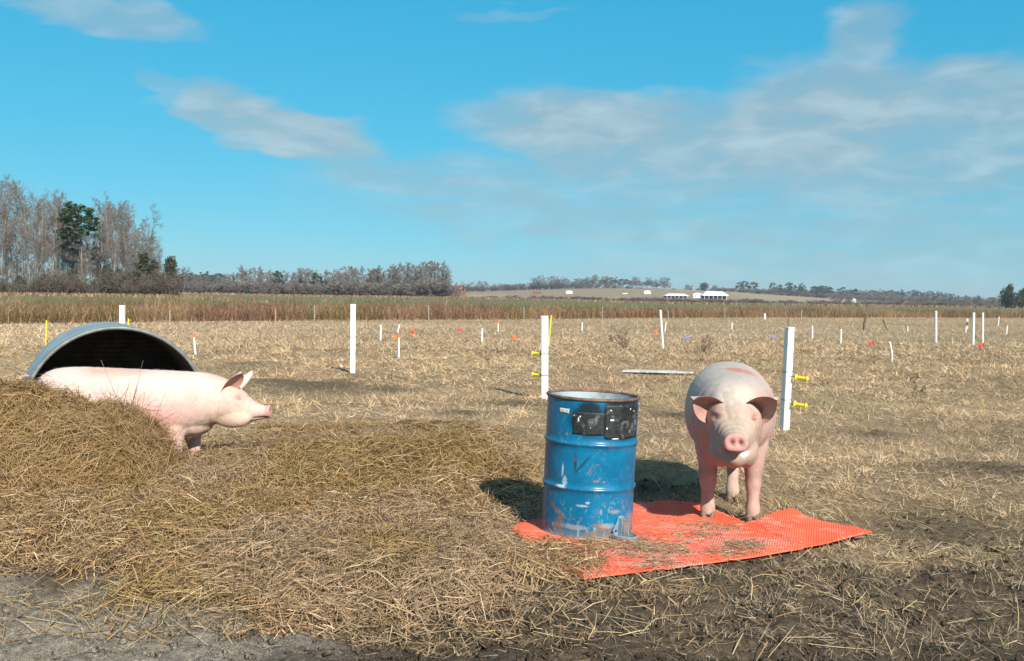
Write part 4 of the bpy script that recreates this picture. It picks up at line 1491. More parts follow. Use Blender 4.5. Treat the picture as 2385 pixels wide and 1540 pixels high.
def t_post(u, vb, vt, label, group, ut=None):
    x, y = g(u, vb)
    z = gh(x, y)
    top = at_depth(u, vt, y)
    h = top.z - z
    r = empty('steel_post', (x, y, z), 0.15)
    tag(r, label, 'fence post', group)
    s = 1.5
    MB().box((0, 0, h / 2 - .1), (0.04 * s, 0.008 * s, h + .2)).box((0, 0.022 * s, h / 2 - .1), (0.008 * s, 0.034 * s, h + .2)).build('shaft', M_TPOST, r)
    st = MB()
    for k in range(9):
        st.box((0, -0.012 * s, h * (0.15 + 0.1 * k)), (0.018 * s, 0.016 * s, 0.03))
    st.build('studs', M_WHITE_FAR, r)['kind'] = 'stuff'
    return r


for (u, vb, vt) in ((396, 759, 724), (732, 750, 710), (998, 750, 712), (1220, 748, 714), (1403, 746, 714), (1556, 745, 722), (1688, 745, 716), (1866, 744, 722)):
    t_post(u, vb, vt, 'studded steel fence post standing in front of the dead weeds', 'steel posts along the weeds')

# dark leaning posts and a thin rod at the right
for (u, vb, ut, vt, rd, nm, lb) in ((2011, 769, 2017, 729, 0.07, 'wooden_post', 'dark weathered wooden post leaning in the far pasture'),
                                    (2068, 769, 2056, 744, 0.035, 'wooden_post', 'thin dark stick leaning left beside the leaning wooden post'),
                                    (1836, 762, 1836, 733, 0.035, 'steel_rod', 'thin dark rod standing behind the leaning white post')):
    x, y = g(u, vb)
    z = gh(x, y)
    tp = at_depth(ut, vt, y)
    r = MB()
    pts = [(x + (tp.x - x) * k / 5 + 0.02 * math.sin(k * 2.1), y, z - 0.1 + (tp.z - z + 0.1) * k / 5) for k in range(6)]
    r.tube(pts, [rd * (1.05 - 0.04 * k) for k in range(6)], 7)
    tag(r.build(nm, M_WOODPOST, None, True, 40), lb, 'post')
# white standpipe with black top, and a black stake with white insulators
x, y = g(1781, 744)
z = gh(x, y)
tp = at_depth(1781, 730, y)
r = empty('water_hydrant', (x, y, z))
tag(r, 'white standpipe hydrant with black handle in front of the weeds', 'hydrant')
h = tp.z - z
MB().tube([(0, 0, -0.1), (0, 0, h * 0.78)], 0.09, 10).build('pipe', M_WHITE_FAR, r, True, 50)
MB().tube([(0, 0, h * 0.78), (0, 0, h)], [0.10, 0.06], 10).build('head', M_WHITE_FAR, r, True, 50)
MB().tube([(0.02, 0, h * 0.97), (0.20, 0, h * 0.99), (0.30, 0, h * 0.72)], 0.035, 8).build('handle', M_BLACK, r, True, 50)
x, y = g(2252, 765)
z = gh(x, y)
tp = at_depth(2252, 745, y)
r = empty('insulator_stake', (x, y, z))
tag(r, 'black stake with two white insulators left of the white post pair', 'stake')
h = tp.z - z
MB().tube([(0, 0, -0.1), (0, 0, h)], 0.03, 8).build('shaft', M_BLACK, r)
for t in (0.12, 0.95):
    MB().lathe([(0.03, -0.10), (0.075, -0.08), (0.06, 0), (0.075, 0.08), (0.03, 0.10)], 10).build('insulator', M_WHITE_FAR, r).location = (0, 0, h * t)

# weathered board lying in the grass
x, y = g(1532, 871)
r = empty('wooden_board', (x, y, gh(x, y) + 0.02), math.radians(-9))
tag(r, 'weathered grey boards lying flat in the dry grass', 'board')
MB().box((0, 0, 0.035), (1.40, 0.24, 0.035), None, 0.004).build('plank', M_BOARD, r)
MB().box((-0.12, 0.27, 0.03), (1.05, 0.20, 0.03), Matrix.Rotation(0.06, 3, 'Z'), 0.004).build('plank', M_BOARD, r)

# dead weed stalks in the pasture
for (u, vb, hh, sd_, lb) in ((1475, 812, 0.85, 1, 'dead leafless weed with forked stems left of the tilted post'), (1640, 822, 0.75, 2, 'dead branching weed between tilted post and leaning post'),
                             (1420, 800, 0.6, 3, 'thin dead weed right of the yellow leaning stake'), (1150, 850, 0.35, 4, 'crooked dead weed stalk left of the drum post'),
                             (2120, 920, 0.6, 5, 'single dark weed stalk bent over in open grass'), (1075, 800, 0.5, 6, 'small dead weed behind two white stakes'),
                             (720, 790, 0.4, 7, 'pale dead weed left of the bare white post')):
    x, y = g(u, vb)
    tk, cr = bush_shape(300 + sd_, hh, hh * 0.9, (0.20, 0.145, 0.10), 3 if sd_ in (1, 2) else 1)
    r = empty('dead_weed', (x, y, gh(x, y) + 0.12 * 0))
    tag(r, lb, 'weed')
    sc_ = 0.26
    tkv = tk[0].copy()

    def thin(Vv, segsides):
        q = Vv.reshape(-1, segsides, 3)
        c_ = q.mean(1, keepdims=True)
        return (c_ + (q - c_) * sc_).reshape(-1, 3)
    link_mesh('stems', np_mesh('stems', thin(tk[0], 4), tk[1], [M_TWIG], tk[2]), r)['kind'] = 'stuff'
    link_mesh('twigs', np_mesh('twigs', thin(cr[0], 3), cr[1], [M_TWIG], cr[2]), r)['kind'] = 'stuff'

# crows on the green field
bm_ = MB()
prof_ = [(-0.20, 0.03, 0.20), (-0.10, 0.055, 0.19), (0.0, 0.075, 0.20), (0.09, 0.065, 0.235), (0.14, 0.045, 0.275), (0.18, 0.048, 0.30), (0.215, 0.03, 0.305), (0.235, 0.012, 0.295), (0.29, 0.004, 0.285)]
bm_.tube([(p[0], 0, p[2]) for p in prof_], [p[1] for p in prof_], 8)
bm_.add([(-0.18, -0.03, 0.20), (-0.18, 0.03, 0.20), (-0.36, 0.05, 0.16), (-0.36, -0.05, 0.16)], [(0, 1, 2, 3)])
crow_body = bm_.build('body', M_BLACK)
lg = MB().tube([(0.0, 0.03, 0.15), (0.01, 0.03, 0.0), (0.05, 0.03, 0.0)], 0.008, 5).build('leg', M_BLACK)
crow = empty('crow')
crow_body.parent = crow
lg.parent = crow
lg2 = lg.copy()
COL.objects.link(lg2)
lg2.parent = crow
lg2.location = (0, -0.06, 0)
tag(crow, 'small black bird standing on the green field', 'bird', 'black birds on the green field')
spots = [(797, 700), (818, 699), (840, 700), (861, 704), (869, 707), (877, 702), (883, 704), (893, 701), (905, 703), (915, 699), (925, 704), (935, 702), (948, 700), (850, 705), (902, 698)]
for i, (u, v) in enumerate(spots):
    o = crow if i == 0 else copy_tree(crow)
    P = g(u, v + 4.5)
    o.location = (P[0], P[1], gh(*P))
    s = 1.5
    o.scale = (s, s, s)
    o.rotation_euler = (0, 0, random.uniform(0, 6.28))

# ================================================================ CORRUGATED HUT
HR, HL = 1.09, 2.1
P = at_depth(274, 900, 12.6)
hx, hy = P.x, 12.6
hdir = Vector((-0.435, 0.90, 0)).normalized()
hut = empty('animal_hut', (hx, hy, gh(hx, hy) - 0.02))
hut.rotation_euler = (0, 0, math.atan2(-hdir.x, hdir.y))   # local +Y runs to the back
tag(hut, 'half round corrugated metal pig hut with dark open front', 'hut')
NA, NL = 56, 120


def shell(rad, amp, nl, na, y0, y1, waves):
    V = []
    for i in range(nl + 1):
        t = i / nl
        rr_ = rad + amp * math.cos(t * waves * 2 * math.pi)
        for k in range(na + 1):
            a = math.pi * k / na
            V.append((rr_ * math.cos(a), y0 + (y1 - y0) * t, rr_ * math.sin(a)))
    F = [(i * (na + 1) + k, i * (na + 1) + k + 1, (i + 1) * (na + 1) + k + 1, (i + 1) * (na + 1) + k) for i in range(nl) for k in range(na)]
    return V, F


m_ = MB()
m_.add(*shell(HR, 0.009, NL, NA, 0.0, HL, 24))
roof = m_.build('shell', M_GALV, hut, True)
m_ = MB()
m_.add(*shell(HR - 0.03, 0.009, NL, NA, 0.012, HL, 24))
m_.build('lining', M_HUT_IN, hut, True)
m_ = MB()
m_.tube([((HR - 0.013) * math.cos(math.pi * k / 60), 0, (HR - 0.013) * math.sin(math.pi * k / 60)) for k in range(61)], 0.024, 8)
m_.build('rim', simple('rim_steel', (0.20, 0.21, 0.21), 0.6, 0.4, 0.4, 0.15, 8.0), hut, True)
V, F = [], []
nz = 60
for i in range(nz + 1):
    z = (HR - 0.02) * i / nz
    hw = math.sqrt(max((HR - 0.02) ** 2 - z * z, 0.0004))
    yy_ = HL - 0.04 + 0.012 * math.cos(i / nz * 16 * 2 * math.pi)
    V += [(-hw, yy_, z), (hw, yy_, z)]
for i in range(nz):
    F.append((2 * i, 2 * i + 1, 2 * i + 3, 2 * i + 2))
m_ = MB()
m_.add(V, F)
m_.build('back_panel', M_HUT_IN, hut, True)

# ================================================================ HAY PILE (left, in front of the pig)
pc = g(190, 1118)
PX, PY = pc
RX, RY, PH_ = 0.86, 0.84, 0.59


def pile_h(x, y):
    d = np.sqrt(((x - PX) / np.where(x > PX, RX * 0.86, RX * 1.9)) ** 2 + ((y - PY) / RY) ** 2)
    d = d + (fbm(x + 3, y, 1.6, 3) - 0.5) * 0.22
    core = np.clip(1 - d ** 2.7, 0, None) ** 0.62
    side = 0.40 * gauss(x, y, PX - 0.9, PY - 0.05, 0.8, 0.7)
    return PH_ * core * (0.92 + 0.16 * fbm(x, y, 3.0, 3)) + side * 0.35 + (fbm(x, y, 6.0, 3) - 0.5) * 0.05 * (core > 0.02)


pxs = np.linspace(PX - 2.6, PX + 1.2, 120)
pys = np.linspace(PY - 1.3, PY + 1.3, 90)
QX, QY = np.meshgrid(pxs, pys)
QZ = pile_h(QX, QY)
edge_ = np.minimum.reduce([QX - pxs[0], pxs[-1] - QX, QY - pys[0], pys[-1] - QY])
QZ = QZ * sstep(edge_, 0, 0.25)
QG = ground_h(QX, QY)
ii = np.arange(QX.size).reshape(QX.shape)
Fp = np.stack([ii[:-1, :-1], ii[:-1, 1:], ii[1:, 1:], ii[1:, :-1]], -1).reshape(-1, 4)
hz = (QG - 0.06 + QZ).reshape(-1)
cen = hz[Fp].mean(1) - QG.reshape(-1)[Fp].mean(1)
Fp = Fp[cen > -0.055]
pile = empty('hay_pile', (0, 0, 0))
tag(pile, 'large rounded golden brown hay pile half hiding the side-on pig', 'hay pile')
M_CORE = vcol_mat('hay_core', 0.95, 0.1, 0.4, 30.0, 0.9, 50.0)
link_mesh('core', np_mesh('core', np.stack([QX.reshape(-1), QY.reshape(-1), hz], 1), Fp, [M_CORE], np.tile(np.array([[0.13, 0.082, 0.032]]), (QX.size, 1)), True), pile)
n = 130000
xx = RNG.uniform(PX - 2.4, PX + 1.15, n)
yy = PY + (RNG.random(n) ** 1.35 * 2.2 - 1.15)
ph = pile_h(xx, yy)
keep = ph > 0.05
xx, yy, ph = xx[keep], yy[keep], ph[keep]
e = 0.03
hx_ = (pile_h(xx + e, yy) - pile_h(xx - e, yy)) / (2 * e)
hy_ = (pile_h(xx, yy + e) - pile_h(xx, yy - e)) / (2 * e)
N = np.stack([-hx_, -hy_, np.ones_like(hx_)], 1)
steep = np.linalg.norm(N, axis=1)
keep = RNG.random(len(xx)) < np.clip(steep / 2.2, 0.35, 1)
xx, yy, ph, N = xx[keep], yy[keep], ph[keep], unit(N[keep])
n = len(xx)
# combed mostly down the slope, in swirls
ang = math.pi / 2 + (fbm(xx, yy + ph, 1.3, 3) - 0.5) * 6.5 + RNG.normal(0, 0.85, n)
L = RNG.gamma(4.0, 0.030, n).clip(0.03, 0.36)
V, Fq, k = lying(xx, yy, ground_h(xx, yy) - 0.06 + ph, N, ang, RNG.normal(0.03, 0.17, n), L, RNG.uniform(0.0022, 0.0048, n), RNG.gamma(1.8, 0.013, n) - 0.006, RNG.normal(0, 0.034, n) + 0.04 * L)
st_ = link_mesh('straw', np_mesh('straw', V, Fq, [M_STRAW], np.repeat(straw_colour(n, xx, yy, 0.62) * 0.92, k, 0)), pile)
st_['kind'] = 'stuff'
# wiry stems standing off the right shoulder of the pile
n = 420
xx = PX + RNG.normal(0.55, 0.18, n)
yy = PY + RNG.normal(-0.05, 0.25, n)
T = unit(np.stack([RNG.normal(0.3, .6, n), RNG.normal(-0.2, .5, n), np.abs(RNG.normal(0.8, .4, n))], 1))
L = RNG.uniform(0.10, 0.30, n)
V, Fq, k = ribbons(np.stack([xx, yy, ground_h(xx, yy) - 0.07 + pile_h(xx, yy)], 1), T, unit(RNG.normal(0, 1, (n, 3))), L, RNG.uniform(0.003, 0.0055, n), RNG.normal(0, 0.08, n), 2, 0.5, True)
st_ = link_mesh('stray_stems', np_mesh('stray_stems', V, Fq, [M_STRAW], np.repeat(np.array((0.40, 0.28, 0.15)) * RNG.uniform(0.5, 1.2, (n, 1)), k, 0)), pile)
st_['kind'] = 'stuff'

# ================================================================ ORANGE MAT
m_mat, t, b = new_mat('orange_rubber')
tc = t.n('ShaderNodeNewGeometry').outputs['Position']
f = t.noise(tc, 5.0, 5.0, 0.65)
f2 = t.noise(tc, 22.0, 5.0, 0.7)
c_ = t.mix(t.ramp(t.noise(tc, 2.2, 3.0), 0.35, 0.7), (0.84, 0.095, 0.045), (0.86, 0.145, 0.075))
c_ = t.mix(t.m('MULTIPLY', t.ramp(f, 0.50, 0.64), t.ramp(f2, 0.40, 0.58, 0.2, 0.65)), c_, (0.46, 0.27, 0.21))
sp = t.n('ShaderNodeSeparateXYZ')
t.link(tc, sp.inputs[0])
film = None
for (u, v, rx, ry) in ((1480, 1290, 0.42, 0.17), (1445, 1262, 0.22, 0.10), (1700, 1268, 0.34, 0.13), (1600, 1235, 0.3, 0.07), (1560, 1320, 0.30, 0.06)):
    gx, gy = g(u, v)
    a_ = t.m('DIVIDE', t.m('SUBTRACT', sp.outputs[0], gx), rx)
    b_ = t.m('DIVIDE', t.m('SUBTRACT', sp.outputs[1], gy), ry)
    e_ = t.ramp(t.m('ADD', t.m('ADD', t.m('MULTIPLY', a_, a_), t.m('MULTIPLY', b_, b_)), t.m('MULTIPLY', t.m('SUBTRACT', f, 0.5), 3.0)), 1.5, 0.3)
    film = e_ if film is None else t.m('MAXIMUM', film, e_)
c_ = t.mix(t.m('MULTIPLY', film, t.ramp(f2, 0.36, 0.60, 0.25, 0.85)), c_, (0.36, 0.235, 0.19))
t.link(c_, b.inputs['Base Color'])
b.inputs['Roughness'].default_value = 0.55
b.inputs['Specular IOR Level'].default_value = 0.3


def mat_z(x, y):
    tip = gauss(x, y, *g(2027, 1258), 0.35, 0.30) * 0.035
    bk = gauss(x, y, *g(1838, 1199), 0.22, 0.2) * 0.03
    return 0.012 + 0.018 * (fbm(x, y, 1.7, 2) - 0.5) + tip + bk


# frame of the mat: along its front edge
p0, p1 = np.array(MAT_POLY[13]), np.array(MAT_POLY[0])
ex = (p1 - p0) / np.linalg.norm(p1 - p0)
ey = np.array([-ex[1], ex[0]])
PITCH_M = 0.021
mp = np.array(MAT_POLY)
la, lb = (mp - p0) @ ex, (mp - p0) @ ey
mat_o = empty('plastic_mat', (0, 0, 0))
tag(mat_o, 'bright orange perforated plastic mat under the drum and the front feet', 'mat')
ga = np.arange(la.min() - PITCH_M, la.max() + PITCH_M, PITCH_M)
gb = np.arange(lb.min() - PITCH_M, lb.max() + PITCH_M, PITCH_M)
A_, B_ = np.meshgrid(ga, gb)
Xc = p0[0] + ex[0] * A_ + ey[0] * B_
Yc = p0[1] + ex[1] * A_ + ey[1] * B_
cc = poly_sd(Xc + 0.5 * PITCH_M * (ex[0] + ey[0]), Yc + 0.5 * PITCH_M * (ex[1] + ey[1]), MAT_POLY) > -0.004
nj, ni = A_.shape
ids = np.arange(nj * ni).reshape(nj, ni)
Zc = mat_z(Xc, Yc)
cells = np.argwhere(cc[:-1, :-1])
jj, i2 = cells[:, 0], cells[:, 1]
q = np.stack([ids[jj, i2], ids[jj, i2 + 1], ids[jj + 1, i2 + 1], ids[jj + 1, i2]], 1)
used, inv = np.unique(q, return_inverse=True)
inv = inv.reshape(q.shape)
Vs = np.stack([Xc.ravel(), Yc.ravel(), Zc.ravel()], 1)[used]
sheet = link_mesh('sheet', np_mesh('sheet', Vs, inv, [m_mat], None, True), mat_o)
so_ = sheet.modifiers.new('thickness', 'SOLIDIFY')
so_.thickness = 0.006
so_.offset = -1
# raised studs, one per cell, joined (thousands of them)
cx_ = Xc[jj, i2] + 0.5 * PITCH_M * (ex[0] + ey[0])
cy_ = Yc[jj, i2] + 0.5 * PITCH_M * (ex[1] + ey[1])
cz_ = mat_z(cx_, cy_)
hb, ht, hh = 0.0080, 0.0050, 0.0055
Vt = []
for (s, dz) in ((hb, -0.001), (ht, hh)):
    for (sa, sb) in ((-1, -1), (1, -1), (1, 1), (-1, 1)):
        Vt.append(np.stack([cx_ + s * (sa * ex[0] + sb * ey[0]), cy_ + s * (sa * ex[1] + sb * ey[1]), cz_ + dz], 1))
Vt = np.stack(Vt, 1)
bs = (np.arange(len(cx_)) * 8)[:, None]
Ft = np.concatenate([bs + np.array(f_) for f_ in ((4, 5, 6, 7), (0, 1, 5, 4), (1, 2, 6, 5), (2, 3, 7, 6), (3, 0, 4, 7))])
st_ = link_mesh('studs', np_mesh('studs', Vt.reshape(-1, 3), Ft, [m_mat]), mat_o)
st_['kind'] = 'stuff'

# ================================================================ BLUE DRUM
DH, DR_ = 0.88, 0.287
m_drum, t, b = new_mat('drum_paint')
tc = t.n('ShaderNodeTexCoord').outputs['Object']
sp = t.n('ShaderNodeSeparateXYZ')
t.link(tc, sp.inputs[0])
X_, Y_, Z_ = sp.outputs
PHI = t.m('MULTIPLY', t.m('ARCTAN2', X_, t.m('MULTIPLY', Y_, -1.0)), 180 / math.pi)
surf = t.vec(t.m('MULTIPLY', PHI, 0.005), Z_, 0.0)
n_lo = t.noise(tc, 4.0, 4.0, 0.6)
n_hi = t.noise(tc, 26.0, 6.0, 0.7)
n_sc = t.noise(t.vec(t.m('MULTIPLY', PHI, 0.02), t.m('MULTIPLY', Z_, 2.2), 3.0), 7.0, 6.0, 0.7, 1.2)
base = t.mix(t.ramp(n_lo, 0.35, 0.65), (0.001, 0.105, 0.215), (0.003, 0.148, 0.290))
low = t.ramp(Z_, 0.32, 0.02)                                   # scuffing grows towards the foot
pale = t.m('MULTIPLY', t.ramp(n_sc, 0.56, 0.63), t.m('ADD', 0.10, t.m('MULTIPLY', low, 0.55)))
base = t.mix(pale, base, (0.34, 0.44, 0.47))
rust_n = t.noise(tc, 9.0, 6.0, 0.72, 0.4)
rust = t.m('MULTIPLY', t.ramp(t.m('ADD', rust_n, t.m('MULTIPLY', low, 0.13)), 0.635, 0.70), 0.85)
base = t.mix(rust, base, (0.22, 0.105, 0.05))
foot = t.m('MULTIPLY', t.ramp(Z_, 0.085, 0.0), t.ramp(n_hi, 0.35, 0.6, 0.3, 1.0))
base = t.mix(foot, base, (0.20, 0.155, 0.12))


n_md = t.noise(tc, 150.0, 4.0, 0.7, 0.5)


def spot(phi, z, rp, rz, soft=0.35, warp=1.1):
    a = t.m('DIVIDE', t.m('SUBTRACT', PHI, phi), rp)
    c = t.m('DIVIDE', t.m('SUBTRACT', Z_, z), rz)
    r2 = t.m('ADD', t.m('MULTIPLY', a, a), t.m('MULTIPLY', c, c))
    return t.ramp(t.m('ADD', r2, t.m('MULTIPLY', t.m('SUBTRACT', t.m('ADD', t.m('MULTIPLY', n_hi, 0.25), t.m('MULTIPLY', n_md, 0.75)), 0.5), warp * 7)), 1.0 + soft, 1.0 - soft)


for (p_, z_, rp, rz, colr_, a_) in ((-40, 0.425, 1.6, 0.050, (0.55, 0.62, 0.66), .8), (-36, 0.36, 4, 0.035, (0.5, 0.58, 0.62), .8), (-40, 0.325, 9, 0.012, (0.6, 0.66, 0.7), .8),
                                    (4, 0.375, 5, 0.010, (0.28, 0.16, 0.08), .9), (14, 0.37, 2.5, 0.008, (0.28, 0.16, 0.08), .9), (8, 0.392, 2, 0.010, (0.28, 0.16, 0.08), .8),
                                    (-12, 0.22, 8, 0.009, (0.45, 0.50, 0.48), .8), (-44, 0.165, 6, 0.018, (0.30, 0.17, 0.07), .9), (20, 0.585, 4, 0.012, (0.24, 0.05, 0.04), .8),
                                    (-36, 0.65, 2.2, 0.010, (0.35, 0.2, 0.1), .8), (-20, 0.085, 22, 0.018, (0.36, 0.34, 0.30), .7), (22, 0.10, 14, 0.02, (0.36, 0.36, 0.34), .6),
                                    (31, 0.185, 9, 0.014, (0.32, 0.27, 0.20), .8), (60, 0.11, 14, 0.07, (0.30, 0.24, 0.17), .7), (-5, 0.24, 3, .01, (0.5, 0.56, 0.6), .7), (12, 0.185, 2, .02, (0.4, .36, .26), .7)):
    base = t.mix(t.m('MULTIPLY', spot(p_, z_, rp * 0.8, rz * 0.8), a_ * 0.75), base, colr_)
# soft black over-spray round the two black sheets and two sprayed strokes
over = t.m('MAXIMUM', spot(-8, 0.74, 24, 0.095, 0.45, 0.12), spot(-8, 0.82, 14, 0.035, 0.6, 0.12))
over = t.m('MAXIMUM', over, spot(38, 0.76, 34, 0.14, 0.3, 0.12))
s1 = spot(-23, 0.475, 1.9, 0.060, 0.7, 0.05)
dphi = t.m('SUBTRACT', PHI, t.m('MULTIPLY_ADD', t.m('SUBTRACT', Z_, 0.425), 160.0, -21.0))
s2 = t.m('MULTIPLY', t.ramp(t.m('ABSOLUTE', dphi), 3.2, 0.4), t.m('MULTIPLY', t.ramp(Z_, 0.41, 0.44), t.ramp(Z_, 0.555, 0.50)))
strokes = t.m('MULTIPLY', t.m('MAXIMUM', s1, s2), 0.62)
base = t.mix(t.m('MAXIMUM', t.m('MULTIPLY', over, 0.93), strokes), base, (0.012, 0.016, 0.018))
base = t.mix(t.m('MULTIPLY', spot(-23, 0.50, 1.2, 0.014, 0.3, 0.1), 0.8), base, (0.30, 0.03, 0.04))
t.link(base, b.inputs['Base Color'])
rg = t.ramp(t.m('MAXIMUM', t.m('MAXIMUM', rust, pale), foot), 0.0, 0.8, 0.30, 0.75)
t.link(t.m('ADD', rg, t.m('MULTIPLY', t.m('SUBTRACT', n_hi, 0.5), 0.25)), b.inputs['Roughness'])
bn = t.n('ShaderNodeBump')
bn.inputs['Strength'].default_value = 0.25
bn.inputs['Distance'].default_value = 0.004
t.link(t.m('ADD', n_lo, t.m('MULTIPLY', rust, 0.4)), bn.inputs['Height'])
t.link(bn.outputs[0], b.inputs['Normal'])
M_DRUM_IN = simple('drum_inside', (0.33, 0.40, 0.42), 0.6, 0.15, 0.4, 0.18, 6.0, dirt=(0.25, 0.20, 0.14), dirt_amt=0.25)
M_RIM = simple('rusty_rim', (0.17, 0.115, 0.09), 0.65, 0.3, 0.4, 0.35, 18.0, 0.3, 60.0, dirt=(0.27, 0.11, 0.06), dirt_amt=0.5)
M_SHEET = None
m_sheet, t, b = new_mat('black_residue_sheet')
tc = t.n('ShaderNodeTexCoord').outputs['Object']
nn = t.noise(tc, 24.0, 6.0, 0.72, 0.6)
nm_ = t.noise(tc, 11.0, 5.0, 0.7, 0.9)
c_ = t.mix(t.ramp(nn, 0.3, 0.7), (0.005, 0.006, 0.007), (0.020, 0.026, 0.026))
c_ = t.mix(t.m('MULTIPLY', t.ramp(nm_, 0.53, 0.70), 0.65), c_, (0.24, 0.28, 0.28))
c_ = t.mix(t.ramp(nn, 0.64, 0.70), c_, (0.72, 0.75, 0.76))
t.link(c_, b.inputs['Base Color'])
t.link(t.ramp(nm_, 0.3, 0.7, 0.45, 0.75), b.inputs['Roughness'])

drum = empty('oil_drum', (DRUM[0], DRUM[1], -0.003))
drum.rotation_euler = (math.radians(0.6), math.radians(1.9), 0)
tag(drum, 'battered blue steel drum with black patches standing on the orange mat', 'drum')


def hoop(zc, w=0.018, h=0.0100):
    return [(DR_ + h * math.cos(s * math.pi / 2) ** 1.3 if abs(s) < 1 else DR_, zc + w * s) for s in np.linspace(-1, 1, 11)]


prof_ = [(0.0, 0.022), (DR_ - 0.012, 0.022), (DR_ - 0.008, 0.003), (DR_ + 0.004, 0.0), (DR_ + 0.007, 0.006), (DR_ + 0.006, 0.014), (DR_, 0.020)]
prof_ += [(DR_, z) for z in np.linspace(0.04, 0.275, 8)] + hoop(0.317) + [(DR_, z) for z in np.linspace(0.36, 0.545, 8)] + hoop(0.592)
prof_ += [(DR_, z) for z in np.linspace(0.635, 0.862, 9)]
rs_ = np.random.default_rng(3)
m_ = MB()
m_.lathe(prof_, 96)
# dents
dv = np.array(m_.v)
ph_ = np.degrees(np.arctan2(dv[:, 0], -dv[:, 1]))
for (p_, z_, rp, rz, dep) in ((-30, 0.45, 14, 0.05, 0.004), (20, 0.2, 12, 0.06, 0.005), (-5, 0.69, 16, 0.06, 0.003), (-48, 0.12, 12, 0.05, 0.006), (30, 0.48, 14, 0.05, 0.003)):
    k_ = 1 - dep * np.exp(-((ph_ - p_) / rp) ** 2 - ((dv[:, 2] - z_) / rz) ** 2) / DR_
    dv[:, 0] *= k_
    dv[:, 1] *= k_
m_.v = [tuple(p) for p in dv]
m_.build('body', m_drum, drum, True, 50)
MB().lathe([(DR_ - 0.002, 0.866), (DR_ - 0.010, 0.860)] + [(DR_ - 0.010, z) for z in np.linspace(0.84, 0.03, 12)] + [(0.0, 0.03)], 96).build('inside', M_DRUM_IN, drum, True, 50)
MB().lathe([(DR_ - 0.004 + 0.0105 * math.cos(a) + 0.004, 0.868 + 0.0105 * math.sin(a)) for a in np.linspace(-math.pi, math.pi, 13)], 96).build('rim', M_RIM, drum, True)


def curved_sheet(name, mat, a0, a1, z0, z1, off, na=28, nz=14, frayed=0.0, parent=drum, corner=0.0):
    V, F = [], []
    for j in range(nz + 1):
        for i in range(na + 1):
            s_, q_ = i / na, j / nz
            fr = frayed * (rs_.random() - 0.5)
            ea = (a1 - a0) * fr * (1 if i in (0, na) else 0)
            ez = (z1 - z0) * fr * (1 if j in (0, nz) else 0)
            a = math.radians(a0 + (a1 - a0) * s_ + ea)
            z = z0 + (z1 - z0) * q_ + ez
            rr_ = DR_ + off + 0.00015 * rs_.random()
            V.append((rr_ * math.sin(a), -rr_ * math.cos(a), z))
    for j in range(nz):
        for i in range(na):
            k = j * (na + 1) + i
            F.append((k, k + 1, k + na + 2, k + na + 1))
    m2 = MB()
    m2.add(V, F)
    o2 = m2.build(name, mat, parent, True, 60)
    so2 = o2.modifiers.new('thickness', 'SOLIDIFY')
    so2.thickness = 0.0015
    so2.offset = -1
    return o2


tag(curved_sheet('black_patch', m_sheet, -28, 10.5, 0.655, 0.792, 0.0022, frayed=0.025), 'left, smaller black patch with a white fleck')
tag(curved_sheet('black_patch', m_sheet, 11.2, 68, 0.632, 0.842, 0.0026, frayed=0.02), 'right, larger black patch spotted with white')
M_STICK = simple('white_sticker', (0.62, 0.62, 0.60), 0.6, 0, 0.3, 0.2, 60.0, dirt=(0.10, 0.10, 0.11), dirt_amt=0.5)
curved_sheet('sticker', M_STICK, -49, -34, 0.775, 0.803, 0.002, 10, 4)
M_SPLASH = simple('white_splash', (0.80, 0.82, 0.84), 0.5, 0, 0.4, 0.05, 60.0)
for (p_, z_, w_, h_) in ((-21, 0.748, 2.0, 0.030), (-27, 0.767, 1.2, 0.008), (-19, 0.765, 2.2, 0.010), (18, 0.81, 2.4, 0.010), (20, 0.75, 6.0, 0.016), (48, 0.815, 2.0, 0.012), (14, 0.70, 2.5, 0.012), (25, 0.636, 12, 0.007), (56, 0.80, 3, .008), (-6, .70, 1.2, .006)):
    V = []
    for k in range(10):
        a = 2 * math.pi * k / 10
        rr2 = rs_.uniform(0.6, 1.1)
        aa = math.radians(p_ + w_ * 0.5 * math.cos(a) * rr2)
        R2 = DR_ + 0.0048
        V.append((R2 * math.sin(aa), -R2 * math.cos(aa), z_ + h_ * 0.5 * math.sin(a) * rr2))
    m2 = MB()
    m2.add(V, [tuple(range(10))])
    o2 = m2.build('paint_fleck', M_SPLASH, drum)

# drinker bowl fixed low on the drum
PHI_D = math.radians(39)
RD = Matrix.Rotation(PHI_D, 3, 'Z')


def dr(p):
    """local frame of the drinker: -y points away from the drum"""
    v = RD @ Vector((p[0], -DR_ - 0.006 + p[1], p[2]))
    return v


